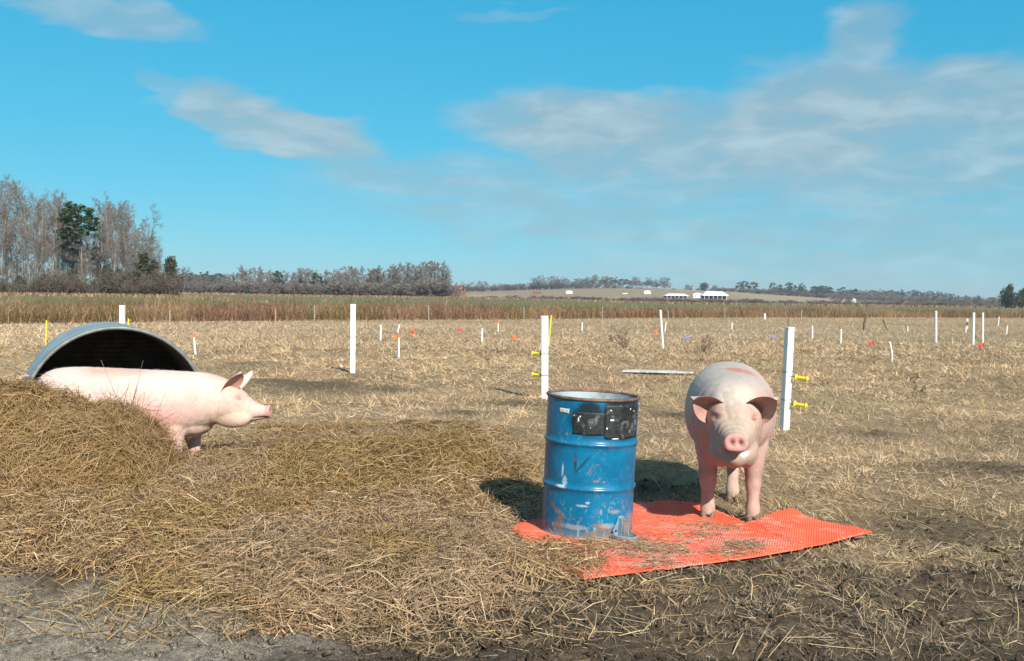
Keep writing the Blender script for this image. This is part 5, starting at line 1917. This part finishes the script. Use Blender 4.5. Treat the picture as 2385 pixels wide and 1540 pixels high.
m_ = MB()
outl = [(-0.060, 0.02), (-0.066, 0.075), (-0.040, 0.115), (-0.026, 0.150), (-0.014, 0.160), (0.014, 0.160), (0.026, 0.150), (0.040, 0.115), (0.066, 0.075), (0.060, 0.02)]
V = [dr((x, -0.004, z)) for x, z in outl] + [dr((x * 0.94, -0.014, z * 0.97 + 0.002)) for x, z in outl]
nO = len(outl)
F = [tuple(range(nO, 2 * nO))] + [tuple(range(nO - 1, -1, -1))] + [(i, (i + 1) % nO, nO + (i + 1) % nO, nO + i) for i in range(nO)]
m_.add(V, F)
for sx_ in (-1, 1):
    m_.add([dr(p) for p in ((sx_ * 0.034, -0.012, 0.03), (sx_ * 0.034, -0.050, 0.03), (sx_ * 0.026, -0.040, 0.145), (sx_ * 0.026, -0.012, 0.150),
                            (sx_ * 0.028, -0.012, 0.03), (sx_ * 0.028, -0.050, 0.03), (sx_ * 0.020, -0.040, 0.145), (sx_ * 0.020, -0.012, 0.150))],
           [(0, 1, 2, 3), (7, 6, 5, 4), (0, 4, 5, 1), (1, 5, 6, 2), (2, 6, 7, 3), (3, 7, 4, 0)])
drinker = m_.build('drinker_bracket', M_CAST, drum)
# bowl: half oval cup, outer and inner skins
V, F = [], []
nb_ = 28
rings = [(1.0, 0.0), (1.0, 0.042), (0.93, 0.044), (0.90, 0.034), (0.72, 0.012), (0.0, 0.008)]
rings = [(0.70, -0.002), (0.90, 0.010), (1.0, 0.034), (1.0, 0.044), (0.94, 0.046), (0.90, 0.036), (0.72, 0.016), (0.02, 0.012)]
for (s_, z) in rings:
    for k in range(nb_ + 1):
        a = math.pi * k / nb_
        V.append(dr((0.080 * s_ * math.cos(a), -0.006 - 0.125 * s_ * math.sin(a), z + 0.010)))
for i in range(len(rings) - 1):
    for k in range(nb_):
        F.append((i * (nb_ + 1) + k, i * (nb_ + 1) + k + 1, (i + 1) * (nb_ + 1) + k + 1, (i + 1) * (nb_ + 1) + k))
m_ = MB()
m_.add(V, F)
bowl = m_.build('drinker_bowl', M_CAST_OUT, drum, True, 45)
m_ = MB()
V = [dr((0.062 * math.cos(math.pi * k / 20), -0.008 - 0.098 * math.sin(math.pi * k / 20), 0.036)) for k in range(21)]
m_.add(V, [tuple(range(21))])
m_water = simple('drinking_water', (0.02, 0.10, 0.16), 0.05, 0, 0.5, 0.1, 10)
m_.build('water', m_water, bowl)
m_ = MB()
m_.box(dr((0.0, -0.040, 0.082)), (0.040, 0.030, 0.105), RD, 0.004)
m_.build('valve_paddle', M_STEEL, drinker)
m_ = MB()
m_.box(dr((0.0, -0.046, 0.142)), (0.038, 0.028, 0.018), RD, 0.003)
m_.build('valve_cap', M_STEEL, drinker)
for sx_ in (-1, 1):
    MB().tube([dr((sx_ * 0.050, -0.010, 0.075)), dr((sx_ * 0.050, -0.021, 0.075))], 0.006, 8).build('bolt', M_BLACK, drinker)

# ================================================================ PIGS


def ring_pts(cx, zc, up, dn, hw, n=36, p=2.25, cy=0.0):
    out = []
    for k in range(n):
        a = 2 * math.pi * k / n
        c, s = math.cos(a), math.sin(a)
        yv = hw * math.copysign(abs(c) ** (2 / p), c)
        zv = (up if s >= 0 else dn) * math.copysign(abs(s) ** (2 / p), s)
        out.append((cx, cy + yv, zc + zv))
    return out


def loft_rings(mb, rings):
    n = len(rings[0])
    V = [p for r in rings for p in r]
    F = []
    for i in range(len(rings) - 1):
        for k in range(n):
            F.append((i * n + k, i * n + (k + 1) % n, (i + 1) * n + (k + 1) % n, (i + 1) * n + k))
    F.append(tuple(range(n - 1, -1, -1)))
    F.append(tuple((len(rings) - 1) * n + k for k in range(n)))
    mb.add(V, F)


def smooth_path(rows, m):
    """interpolate table rows with Catmull-Rom style smoothing"""
    rows = np.array(rows, float)
    t = np.arange(len(rows))
    out = []
    for s in np.linspace(0, len(rows) - 1, m):
        i = min(int(s), len(rows) - 2)
        f = s - i
        p0, p1, p2, p3 = rows[max(i - 1, 0)], rows[i], rows[i + 1], rows[min(i + 2, len(rows) - 1)]
        out.append(0.5 * (2 * p1 + (p2 - p0) * f + (2 * p0 - 5 * p1 + 4 * p2 - p3) * f * f + (3 * p1 - p0 - 3 * p2 + p3) * f ** 3))
    return np.array(out)


def leg_loft(mb, rows, side):
    n = 20
    rings = []
    for (x, y, z, rx, ry) in smooth_path(rows, 26):
        rings.append([(x + rx * math.cos(2 * math.pi * k / n), side * y + ry * math.sin(2 * math.pi * k / n), z) for k in range(n)])
    if side < 0:
        rings = [r[::-1] for r in rings]
    loft_rings(mb, rings)


def ear_mesh(base, axis_, face, length, width, cup=0.35, n=14, m=12, droop=0.0):
    """thick leaf-shaped ear: base point, direction to the tip, direction the inner side faces"""
    A = Vector(axis_).normalized()
    Fc = Vector(face).normalized()
    Fc = (Fc - A * Fc.dot(A)).normalized()
    S = A.cross(Fc).normalized()
    V, F, C = [], [], []
    for layer in (0, 1):
        for j in range(n + 1):
            t = j / n
            w = width * (0.72 + 1.15 * t - 0.60 * t * t) * (1 - t ** 3.2) ** 0.80 if t < 1 else 0.0
            w = max(w, 0.002)
            for i in range(m + 1):
                s = 2 * i / m - 1
                curl = cup * width * (s * s) * (1 - 0.55 * t)
                ctr = Vector(base) + A * length * t - Fc * 0.06 * width * math.sin(t * math.pi)
                p = ctr + S * (w * s * 0.5) + Fc * (curl - droop * length * -t * t * 0) + Vector((0, 0, -droop * length * t * t))
                th = 0.011 * (1 - 0.6 * t) * (1 - 0.8 * s * s)
                p = p - Fc * (th if layer else 0)
                V.append(tuple(p))
                C.append(layer)
    row = m + 1
    off = (n + 1) * row
    for layer in (0, 1):
        for j in range(n):
            for i in range(m):
                k = layer * off + j * row + i
                q = (k, k + 1, k + row + 1, k + row)
                F.append(q if layer == 0 else q[::-1])
    for j in range(n):
        for i in (0, m):
            a, b2 = j * row + i, (j + 1) * row + i
            q = (a, b2, b2 + off, a + off)
            F.append(q if i == m else q[::-1])
    return V, F, C


def make_pig(spec):
    mb = MB()
    body = smooth_path(spec['body'], 70)
    loft_rings(mb, [ring_pts(r[0], r[1], r[2], r[3], r[4], p=r[5], cy=r[6]) for r in body])
    for rows, side in spec['legs']:
        leg_loft(mb, rows, side)
    # cheeks / jowls
    for bx, by, bz, rx, ry, rz in spec['lumps']:
        rings = []
        for k in range(9):
            a = math.pi * (k + 0.5) / 9
            rings.append([(bx + rx * math.cos(a), by + ry * math.sin(a) * math.cos(2 * math.pi * j / 18), bz + rz * math.sin(a) * math.sin(2 * math.pi * j / 18)) for j in range(18)])
        loft_rings(mb, rings)
    tmp = mb.build('pig_tmp', None)
    rm = tmp.modifiers.new('remesh', 'REMESH')
    rm.mode = 'VOXEL'
    rm.voxel_size = spec.get('voxel', 0.0095)
    sm = tmp.modifiers.new('smooth', 'SMOOTH')
    sm.factor = 0.5
    sm.iterations = 9
    dg = bpy.context.evaluated_depsgraph_get()
    me = bpy.data.meshes.new_from_object(tmp.evaluated_get(dg))
    nv = len(me.vertices)
    V = np.empty(nv * 3, np.float32)
    me.vertices.foreach_get('co', V)
    V = V.reshape(-1, 3).astype(float)
    Nn = np.empty(nv * 3, np.float32)
    me.vertices.foreach_get('normal', Nn)
    Nn = Nn.reshape(-1, 3)
    lt = np.empty(len(me.polygons), np.int32)
    me.polygons.foreach_get('loop_total', lt)
    li = np.empty(len(me.loops), np.int32)
    me.loops.foreach_get('vertex_index', li)
    st0 = np.concatenate([[0], np.cumsum(lt)[:-1]])
    F = [np.stack([li[st0[lt == k_] + j] for j in range(k_)], 1) for k_ in np.unique(lt)]
    bpy.data.objects.remove(tmp)

    def ball(c, r, pts=V):
        r = np.array(r if isinstance(r, (tuple, list)) else (r, r, r))
        return np.exp(-(((pts - np.array(c)) / r) ** 2).sum(1))
    # ---- colour (skin, dirt, pigment) before carving
    x, y, z = V.T
    col = np.tile(np.array(spec['skin']), (nv, 1))
    n1 = fbm(x * 2 + y * 3, z * 2 - y, 3.0, 4)
    n2 = fbm(x * 3 - z, y * 4 + z * 2, 7.0, 3)

    def blend(mask, c, a=1.0):
        nonlocal col
        k_ = np.clip(mask * a, 0, 1)[:, None]
        col = col * (1 - k_) + np.array(c) * k_
    blend(sstep(n1, 0.45, 0.65), spec['pink'], 0.55)
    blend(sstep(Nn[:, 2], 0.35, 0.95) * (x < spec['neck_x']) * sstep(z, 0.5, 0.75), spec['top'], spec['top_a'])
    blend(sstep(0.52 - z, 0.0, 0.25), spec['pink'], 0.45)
    for (c, r, cc_, a_) in spec['paint']:
        blend(np.clip(ball(c, r) * 1.6 * (0.55 + 0.9 * n2), 0, 1), cc_, a_)
    blend(sstep(0.20 - z + (n2 - 0.5) * 0.12, 0.0, 0.12), spec['leg_dirt'], 0.55)
    blend(sstep(n2, 0.56, 0.70) * sstep(0.62 - z, 0.0, 0.3), (0.36, 0.27, 0.20), 0.35)
    # ---- carve: eyes, mouth, nostrils, folds
    D = np.zeros(nv)
    sx, sz, sr = spec['snout']
    disc = (x > sx - 0.030) & (np.hypot(y - spec['sy'], z - sz) < sr * 1.5)
    blend(sstep(x, sx - 0.040, sx - 0.015) * disc, (0.68, 0.33, 0.29), 0.85)
    for s in (-1, 1):
        nb2 = ball((sx, spec['sy'] + s * sr * 0.36, sz + sr * 0.05), (0.05, sr * 0.20, sr * 0.27))
        D -= 0.020 * np.where(x > sx - 0.05, nb2, 0)
        blend(np.where(x > sx - 0.05, nb2 ** 1.5, 0), (0.10, 0.035, 0.03), 1.0)
    for s in (-1, 1):
        ec = np.array(spec['eye']) * np.array([1, s, 1]) + np.array([0, spec['ey'], 0])
        b1 = ball(ec, (0.030, 0.035, 0.020))
        D -= 0.012 * b1
        for dz, am in ((0.024, 0.008), (-0.022, 0.007), (-0.045, 0.005)):
            D += am * ball(ec + np.array([0.0, 0, dz]), (0.035, 0.05, 0.010))
        blend(ball(ec, (0.035, 0.045, 0.032)), (0.55, 0.25, 0.22), 0.8)
        blend(ball(ec - np.array([0, 0, 0.004]), (0.024, 0.026, 0.0078)) ** 1.1, (0.05, 0.025, 0.02), 1.0)
    mz, mx0, mx1 = spec['mouth']
    zl = mz + 0.35 * (x - mx1) ** 2 - 0.10 * np.clip(mx1 - x, 0, 1)
    g1 = np.exp(-((z - zl) / 0.008) ** 2) * sstep(x, mx0, mx0 + 0.03) * (1 - sstep(x, mx1 + 0.03, mx1 + 0.045))
    D -= 0.010 * g1
    blend(g1, (0.34, 0.19, 0.15), 0.6)
    for (fx, fz, slant, am, z0_, z1_) in spec['folds']:
        g2 = np.exp(-((x - fx - slant * (z - fz)) / 0.020) ** 2) * sstep(z, z0_, z0_ + 0.08) * (1 - sstep(z, z1_ - 0.08, z1_))
        D -= am * g2
    D += 0.006 * (fbm(x * 3, y * 3 + z * 3, 2.0, 3) - 0.5)
    D += 0.004 * (fbm(x * 9 + z * 4, y * 9 - z * 5, 3.0, 3) - 0.5)
    face = sstep(x, 1.50, 1.60)
    for wx in (1.700, 1.735, 1.768, 1.800, 1.828):          # wrinkles across the top of the nose
        D -= 0.0040 * np.exp(-((x - wx) / 0.007) ** 2) * sstep(z, spec['snout'][1] - 0.01, spec['snout'][1] + 0.04)
    for wy in (-0.055, 0.055):                               # furrows up the forehead
        D -= 0.0045 * np.exp(-((y - spec['sy'] - wy - 0.25 * (z - 0.7) * np.sign(wy)) / 0.012) ** 2) * face * sstep(z, 0.62, 0.68)
    blend(sstep(fbm(x * 7 + z * 3, y * 7 + z * 5, 4.0, 4), 0.52, 0.64) * (0.4 + 0.6 * face), spec['dirt'], 0.38)
    V = V + Nn * D[:, None]
    Vall, Fall, Call = [V], list(F), [col]
    off = nv
    # ---- ears and tail joined into the same skin
    for (base, ax, fc, ln, wd, cup, droop) in spec['ears']:
        ev, ef, el = ear_mesh(base, ax, fc, ln, wd, cup, droop=droop)
        ev = np.array(ev)
        inner = np.array(el) == 0
        ec_ = np.where(inner[:, None], np.array(spec['ear_in']), np.array(spec['ear_out']))
        tt = np.clip(np.linalg.norm(ev - np.array(base), axis=1) / ln, 0, 1)
        ec_ = ec_ * (1 - 0.25 * np.where(inner, 1 - tt, 0))[:, None] * (0.85 + 0.3 * fbm(ev[:, 1] * 5, ev[:, 2] * 5, 4.0, 3))[:, None]
        Vall.append(ev)
        Fall.append(np.array(ef) + off)
        Call.append(ec_)
        off += len(ev)
    if spec.get('tail'):
        tb = MB()
        tp = smooth_path([(*p, r) for p, r in spec['tail']], 26)
        tb.tube([tuple(p[:3]) for p in tp], [float(p[3]) for p in tp], 10)
        tv = np.array(tb.v)
        tf = [np.array([f_ for f_ in tb.f if len(f_) == 4]) + off]
        Vall.append(tv)
        Fall += tf
        Call.append(np.tile(np.array(spec['skin']) * 0.95, (len(tv), 1)))
        off += len(tv)
    VA, CA = np.concatenate(Vall), np.concatenate(Call)
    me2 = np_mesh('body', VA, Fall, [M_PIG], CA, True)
    root = empty('pig', spec['loc'], spec['rz'])
    root.scale = (spec['scale'],) * 3
    tag(root, spec['label'], 'pig')
    body_o = link_mesh('body', me2, root)
    # ---- hooves: two toes and two dew claws per foot
    for (hx_, hy_) in spec['feet']:
        for s in (-1, 1):
            h = MB()
            n = 14
            rings = []
            for (zz_, fx, fr, wd) in ((-0.004, 0.0, 0.043, 0.021), (0.012, 0.0, 0.044, 0.022), (0.032, -0.004, 0.036, 0.020), (0.050, -0.010, 0.028, 0.018), (0.062, -0.014, 0.018, 0.013)):
                rings.append([(hx_ + 0.012 + fx + fr * math.cos(2 * math.pi * k / n), hy_ + s * 0.0235 + wd * math.sin(2 * math.pi * k / n), zz_) for k in range(n)])
            loft_rings(h, rings)
            h.build('hoof', M_HOOF, root, True, 50)
            h = MB()
            loft_rings(h, [[(hx_ - 0.052 - 0.4 * (0.085 - zz_) + rr_ * math.cos(2 * math.pi * k / 10), hy_ + s * 0.030 + rr_ * math.sin(2 * math.pi * k / 10), zz_) for k in range(10)]
                           for zz_, rr_ in ((0.042, 0.006), (0.055, 0.012), (0.075, 0.014), (0.09, 0.010))])
            h.build('dew_claw', M_HOOF, root, True, 50)
    for s in (-1, 1):
        ec = np.array(spec['eye']) * np.array([1, s, 1]) + np.array([-0.012, spec['ey'] - s * 0.011, -0.002])
        e_ = MB()
        loft_rings(e_, [[(ec[0] + 0.016 * math.sin(a) * math.cos(2 * math.pi * k / 12), ec[1] + 0.016 * math.cos(a), ec[2] + 0.016 * math.sin(a) * math.sin(2 * math.pi * k / 12)) for k in range(12)] for a in np.linspace(0.15, math.pi - 0.15, 9)])
        e_.build('eye', M_EYE, root, True)
    # ---- sparse white bristles
    nb2 = 8000
    pick = RNG.choice(nv, nb2)
    pk = V[pick] + RNG.normal(0, 0.004, (nb2, 3))
    nn_ = Nn[pick]
    ok = (V[pick][:, 2] > 0.15) & (V[pick][:, 0] < sx - 0.06)
    pk, nn_ = pk[ok], nn_[ok]
    m2_ = len(pk)
    T = unit(nn_ * 0.45 + np.array([[-0.8, 0, -0.15]]) + RNG.normal(0, 0.2, (m2_, 3)))
    Vb, Fb, kb = ribbons(pk - nn_ * 0.002, T, unit(np.cross(T, RNG.normal(0, 1, (m2_, 3)))), RNG.uniform(0.008, 0.018, m2_), np.full(m2_, 0.0007), np.zeros(m2_), 1, 0.6, True)
    ho = link_mesh('bristles', np_mesh('bristles', Vb, Fb, [M_STRAW], np.tile(np.array([[0.72, 0.62, 0.54]]), (len(Vb), 1))), root)
    ho['kind'] = 'stuff'
    return root


# body table: x, z centre, up, down, half width, roundness, y centre (metres, +x to the snout)
def body_rows(head_dy=0.0, head_dz=0.0):
    h = head_dy
    return [(0.00, 0.60, 0.04, 0.04, 0.035, 2.0, 0), (0.025, 0.61, 0.13, 0.13, 0.11, 2.1, 0), (0.09, 0.62, 0.215, 0.20, 0.185, 2.2, 0), (0.20, 0.62, 0.262, 0.245, 0.232, 2.25, 0),
            (0.36, 0.615, 0.277, 0.265, 0.262, 2.3, 0), (0.58, 0.605, 0.283, 0.272, 0.282, 2.3, 0), (0.82, 0.60, 0.280, 0.275, 0.288, 2.3, 0), (1.02, 0.60, 0.272, 0.265, 0.275, 2.3, 0),
            (1.18, 0.605, 0.262, 0.255, 0.255, 2.3, 0), (1.31, 0.615, 0.245, 0.235, 0.232, 2.25, 0), (1.42, 0.625 + .3 * head_dz, 0.215, 0.205, 0.195, 2.2, .2 * h),
            (1.51, 0.625 + .6 * head_dz, 0.180, 0.185, 0.165, 2.15, .5 * h), (1.59, 0.610 + .8 * head_dz, 0.150, 0.170, 0.145, 2.15, .7 * h), (1.66, 0.585 + head_dz, 0.115, 0.145, 0.122, 2.2, .85 * h),
            (1.72, 0.560 + head_dz, 0.082, 0.112, 0.096, 2.25, .95 * h), (1.77, 0.543 + head_dz, 0.064, 0.082, 0.076, 2.2, h), (1.815, 0.534 + head_dz, 0.056, 0.062, 0.063, 2.1, h),
            (1.845, 0.532 + head_dz, 0.054, 0.054, 0.060, 2.05, h), (1.858, 0.533 + head_dz, 0.060, 0.058, 0.068, 2.05, h), (1.872, 0.534 + head_dz, 0.058, 0.055, 0.066, 2.05, h), (1.876, 0.534 + head_dz, 0.04, 0.04, 0.045, 2.0, h)]


def front_leg(x, y, dx=0.0, bend=0.0):
    return [(x - 0.05, y - 0.02, 0.66, 0.16, 0.07), (x - 0.03, y, 0.52, 0.150, 0.085), (x - 0.01, y + 0.005, 0.42, 0.110, 0.078), (x + dx * .2, y, 0.335, 0.078, 0.062), (x + dx * .4 + bend, y, 0.26, 0.060, 0.052),
            (x + dx * .55 + bend, y, 0.215, 0.056, 0.052), (x + dx * .7 + bend * .5, y, 0.16, 0.042, 0.041), (x + dx * .85, y, 0.115, 0.039, 0.039), (x + dx - 0.004, y, 0.075, 0.046, 0.046), (x + dx, y, 0.045, 0.044, 0.044), (x + dx + .004, y, 0.020, 0.040, 0.040)]


def hind_leg(x, y, dx=0.0):
    return [(x + 0.06, y - 0.06, 0.68, 0.20, 0.09), (x + 0.05, y - 0.03, 0.54, 0.195, 0.105), (x + 0.06 + dx * .15, y - 0.005, 0.43, 0.150, 0.090), (x + 0.02 + dx * .3, y, 0.345, 0.098, 0.068), (x - 0.035 + dx * .5, y, 0.275, 0.062, 0.050),
            (x - 0.045 + dx * .6, y, 0.235, 0.055, 0.046), (x - 0.02 + dx * .75, y, 0.165, 0.043, 0.040), (x + dx * .9, y, 0.115, 0.040, 0.039), (x + dx + 0.004, y, 0.075, 0.047, 0.046), (x + dx + .01, y, 0.045, 0.044, 0.044), (x + dx + .012, y, 0.020, 0.040, 0.040)]


ORANGE_SPRAY = (0.62, 0.17, 0.08)
# ---- pig seen from the side, behind the hay pile
P1Y = 8.3
p1 = at_depth(80, 880, P1Y)
sc1 = 1.0
pig1 = dict(
    body=body_rows(0.0, 0.005), legs=[(front_leg(1.20, 0.135, 0.05), 1), (front_leg(1.15, 0.135, 0.02), -1), (hind_leg(0.26, 0.15, -0.05), 1), (hind_leg(0.26, 0.15, 0.06), -1)],
    lumps=[(1.59, 0.07, 0.495, 0.15, 0.07, 0.088), (1.59, -0.07, 0.495, 0.15, 0.07, 0.088), (1.24, 0.0, 0.44, 0.18, 0.17, 0.12)],
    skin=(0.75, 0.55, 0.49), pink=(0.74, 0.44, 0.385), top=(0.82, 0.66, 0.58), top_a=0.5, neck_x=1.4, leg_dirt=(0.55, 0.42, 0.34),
    paint=[((0.72, -0.12, 0.87), (0.20, 0.12, 0.05), ORANGE_SPRAY, 0.35), ((0.50, -0.15, 0.86), (0.10, 0.10, 0.04), ORANGE_SPRAY, 0.2), ((1.50, -0.12, 0.46), (0.10, 0.12, 0.09), (0.52, 0.36, 0.22), 0.7),
           ((1.66, -0.1, 0.55), (0.09, 0.10, 0.10), (0.70, 0.52, 0.40), 0.6), ((1.05, -0.22, 0.50), (0.14, 0.12, 0.14), (0.80, 0.40, 0.36), 0.6), ((1.46, -0.1, 0.63), (0.05, 0.2, 0.14), (0.82, 0.55, 0.46), 0.6),
           ((0.15, -0.15, 0.72), (0.12, 0.12, 0.12), (0.60, 0.50, 0.45), 0.5), ((1.80, 0, 0.50), (0.07, 0.1, 0.04), (0.42, 0.30, 0.24), 0.5)],
    dirt=(0.62, 0.45, 0.34), snout=(1.872, 0.539, 0.062), sy=0.0, eye=(1.645, 0.098, 0.660), ey=0.0, mouth=(0.497, 1.74, 1.83),
    folds=[(1.44, 0.6, 0.15, 0.008, 0.42, 0.80), (1.49, 0.6, 0.1, 0.006, 0.42, 0.74), (1.05, 0.5, 0.25, 0.010, 0.34, 0.6), (1.33, 0.6, 0.2, 0.005, 0.4, 0.82)],
    ears=[((1.510, -0.070, 0.685), (0.52, -0.22, 0.62), (0.75, -0.55, -0.25), 0.265, 0.150, 0.30, 0.0), ((1.510, 0.070, 0.685), (0.62, 0.22, 0.62), (0.75, 0.55, -0.25), 0.265, 0.150, 0.30, 0.0)],
    ear_in=(0.62, 0.33, 0.28), ear_out=(0.74, 0.55, 0.47),
    tail=[((0.03, 0, 0.73), 0.024), ((-0.03, 0, 0.72), 0.021), ((-0.075, -0.02, 0.745), 0.018), ((-0.095, -0.03, 0.79), 0.016), ((-0.07, -0.02, 0.815), 0.013), ((-0.05, 0.01, 0.80), 0.011), ((-0.075, 0.03, 0.75), 0.009), ((-0.11, 0.03, 0.69), 0.006)],
    feet=[(1.25, 0.135), (1.17, -0.135), (0.222, 0.15), (0.332, -0.15)], loc=(p1.x, P1Y, 0.0), rz=math.radians(0.0), scale=1.0, label='pink pig standing side-on behind the hay pile in front of the hut')
pig1['loc'] = (p1.x, P1Y, -0.03)
make_pig(pig1).scale = (1.045, 1.0, 1.0)

# ---- pig facing the camera, front feet on the mat
fl, fr_ = g(1648, 1210), g(1752, 1211)
fx, fy = (fl[0] + fr_[0]) / 2, (fl[1] + fr_[1]) / 2
S2 = 1.12
heading = math.atan2(-fy, -fx) + math.radians(1.5)          # towards the photographer
hd = Vector((math.cos(heading), math.sin(heading), 0))
FX2 = 1.27
loc2 = Vector((fx, fy, 0)) - hd * (FX2 * S2)
pig2 = dict(
    body=body_rows(0.010, 0.005), legs=[(front_leg(1.24, 0.133, 0.03), 1), (front_leg(1.24, 0.133, 0.03), -1), (hind_leg(0.44, 0.03, 0.24), 1), (hind_leg(0.22, 0.16, -0.06), -1)],
    lumps=[(1.58, 0.072, 0.470, 0.16, 0.072, 0.110), (1.58, -0.062, 0.470, 0.16, 0.072, 0.110), (1.28, 0.0, 0.44, 0.18, 0.17, 0.12), (1.68, 0.005, 0.440, 0.12, 0.080, 0.065)],
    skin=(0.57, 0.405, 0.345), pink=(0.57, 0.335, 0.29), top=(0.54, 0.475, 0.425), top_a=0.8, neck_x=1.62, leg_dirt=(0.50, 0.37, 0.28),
    paint=[((0.85, 0.05, 0.88), (0.045, 0.080, 0.08), ORANGE_SPRAY, 0.9), ((0.95, 0.02, 0.88), (0.035, 0.040, 0.08), ORANGE_SPRAY, 0.9), ((1.00, 0.09, 0.87), (0.045, 0.065, 0.08), ORANGE_SPRAY, 0.85), ((0.90, 0.12, 0.87), (0.05, 0.020, 0.08), ORANGE_SPRAY, 0.6),
           ((1.68, 0.0, 0.62), (0.10, 0.10, 0.08), (0.50, 0.40, 0.31), 0.75), ((1.62, 0.12, 0.50), (0.12, 0.06, 0.10), (0.52, 0.38, 0.27), 0.6), ((1.62, -0.12, 0.50), (0.12, 0.06, 0.10), (0.44, 0.35, 0.28), 0.65),
           ((1.74, 0.0, 0.44), (0.10, 0.08, 0.05), (0.42, 0.30, 0.22), 0.7), ((1.55, 0.0, 0.77), (0.12, 0.10, 0.06), (0.70, 0.60, 0.50), 0.6), ((1.77, 0.058, 0.474), (0.09, 0.020, 0.016), (0.90, 0.91, 0.89), 1.5),
           ((1.24, 0.135, 0.27), (0.08, 0.08, 0.03), (0.34, 0.26, 0.19), 0.6), ((1.24, -0.135, 0.29), (0.08, 0.08, 0.03), (0.34, 0.26, 0.19), 0.8), ((1.40, 0.0, 0.38), (0.1, 0.1, 0.05), (0.62, 0.32, 0.28), 0.6)],
    dirt=(0.36, 0.29, 0.23), snout=(1.872, 0.539, 0.062), sy=0.010, eye=(1.645, 0.100, 0.655), ey=0.006, mouth=(0.485, 1.74, 1.84),
    folds=[(1.44, 0.6, 0.15, 0.008, 0.42, 0.80), (1.49, 0.6, 0.1, 0.006, 0.42, 0.74), (1.33, 0.6, 0.2, 0.005, 0.4, 0.82)],
    ears=[((1.51, 0.085, 0.690), (0.62, 0.70, 0.10), (0.72, -0.30, -0.50), 0.220, 0.165, 0.45, -0.30), ((1.51, -0.075, 0.690), (0.62, -0.72, 0.08), (0.72, 0.30, -0.50), 0.220, 0.165, 0.45, -0.26)],
    ear_in=(0.58, 0.34, 0.28), ear_out=(0.56, 0.44, 0.36),
    tail=[((0.03, 0, 0.73), 0.024), ((-0.03, 0, 0.72), 0.02), ((-0.06, 0, 0.66), 0.016), ((-0.06, 0.01, 0.58), 0.012), ((-0.055, 0.02, 0.52), 0.008)],
    feet=[(1.27, 0.133), (1.27, -0.133), (0.692, 0.03), (0.172, -0.16)], loc=tuple(loc2), rz=heading, scale=S2, label='dirty pink pig facing forward with its front feet on the orange mat')
pig2['loc'] = (loc2.x, loc2.y, 0.006)
make_pig(pig2)

# ================================================================ thin winter haze over the fields
hz_m = bpy.data.materials.new('thin_haze')
hz_m.use_nodes = True
hz_t = hz_m.node_tree
hz_t.nodes.clear()
hz_o = hz_t.nodes.new('ShaderNodeOutputMaterial')
hz_v = hz_t.nodes.new('ShaderNodeVolumePrincipled')
hz_v.inputs['Color'].default_value = (0.86, 0.93, 1.0, 1.0)
hz_v.inputs['Density'].default_value = 0.00016
hz_v.inputs['Anisotropy'].default_value = 0.2
hz_t.links.new(hz_v.outputs[0], hz_o.inputs['Volume'])
hz = MB().box((0, 2500, 29.0), (17000, 13000, 64.0)).build('haze', hz_m)
tag(hz, 'thin pale winter haze lying over the far fields and woods', 'haze', kind='stuff')
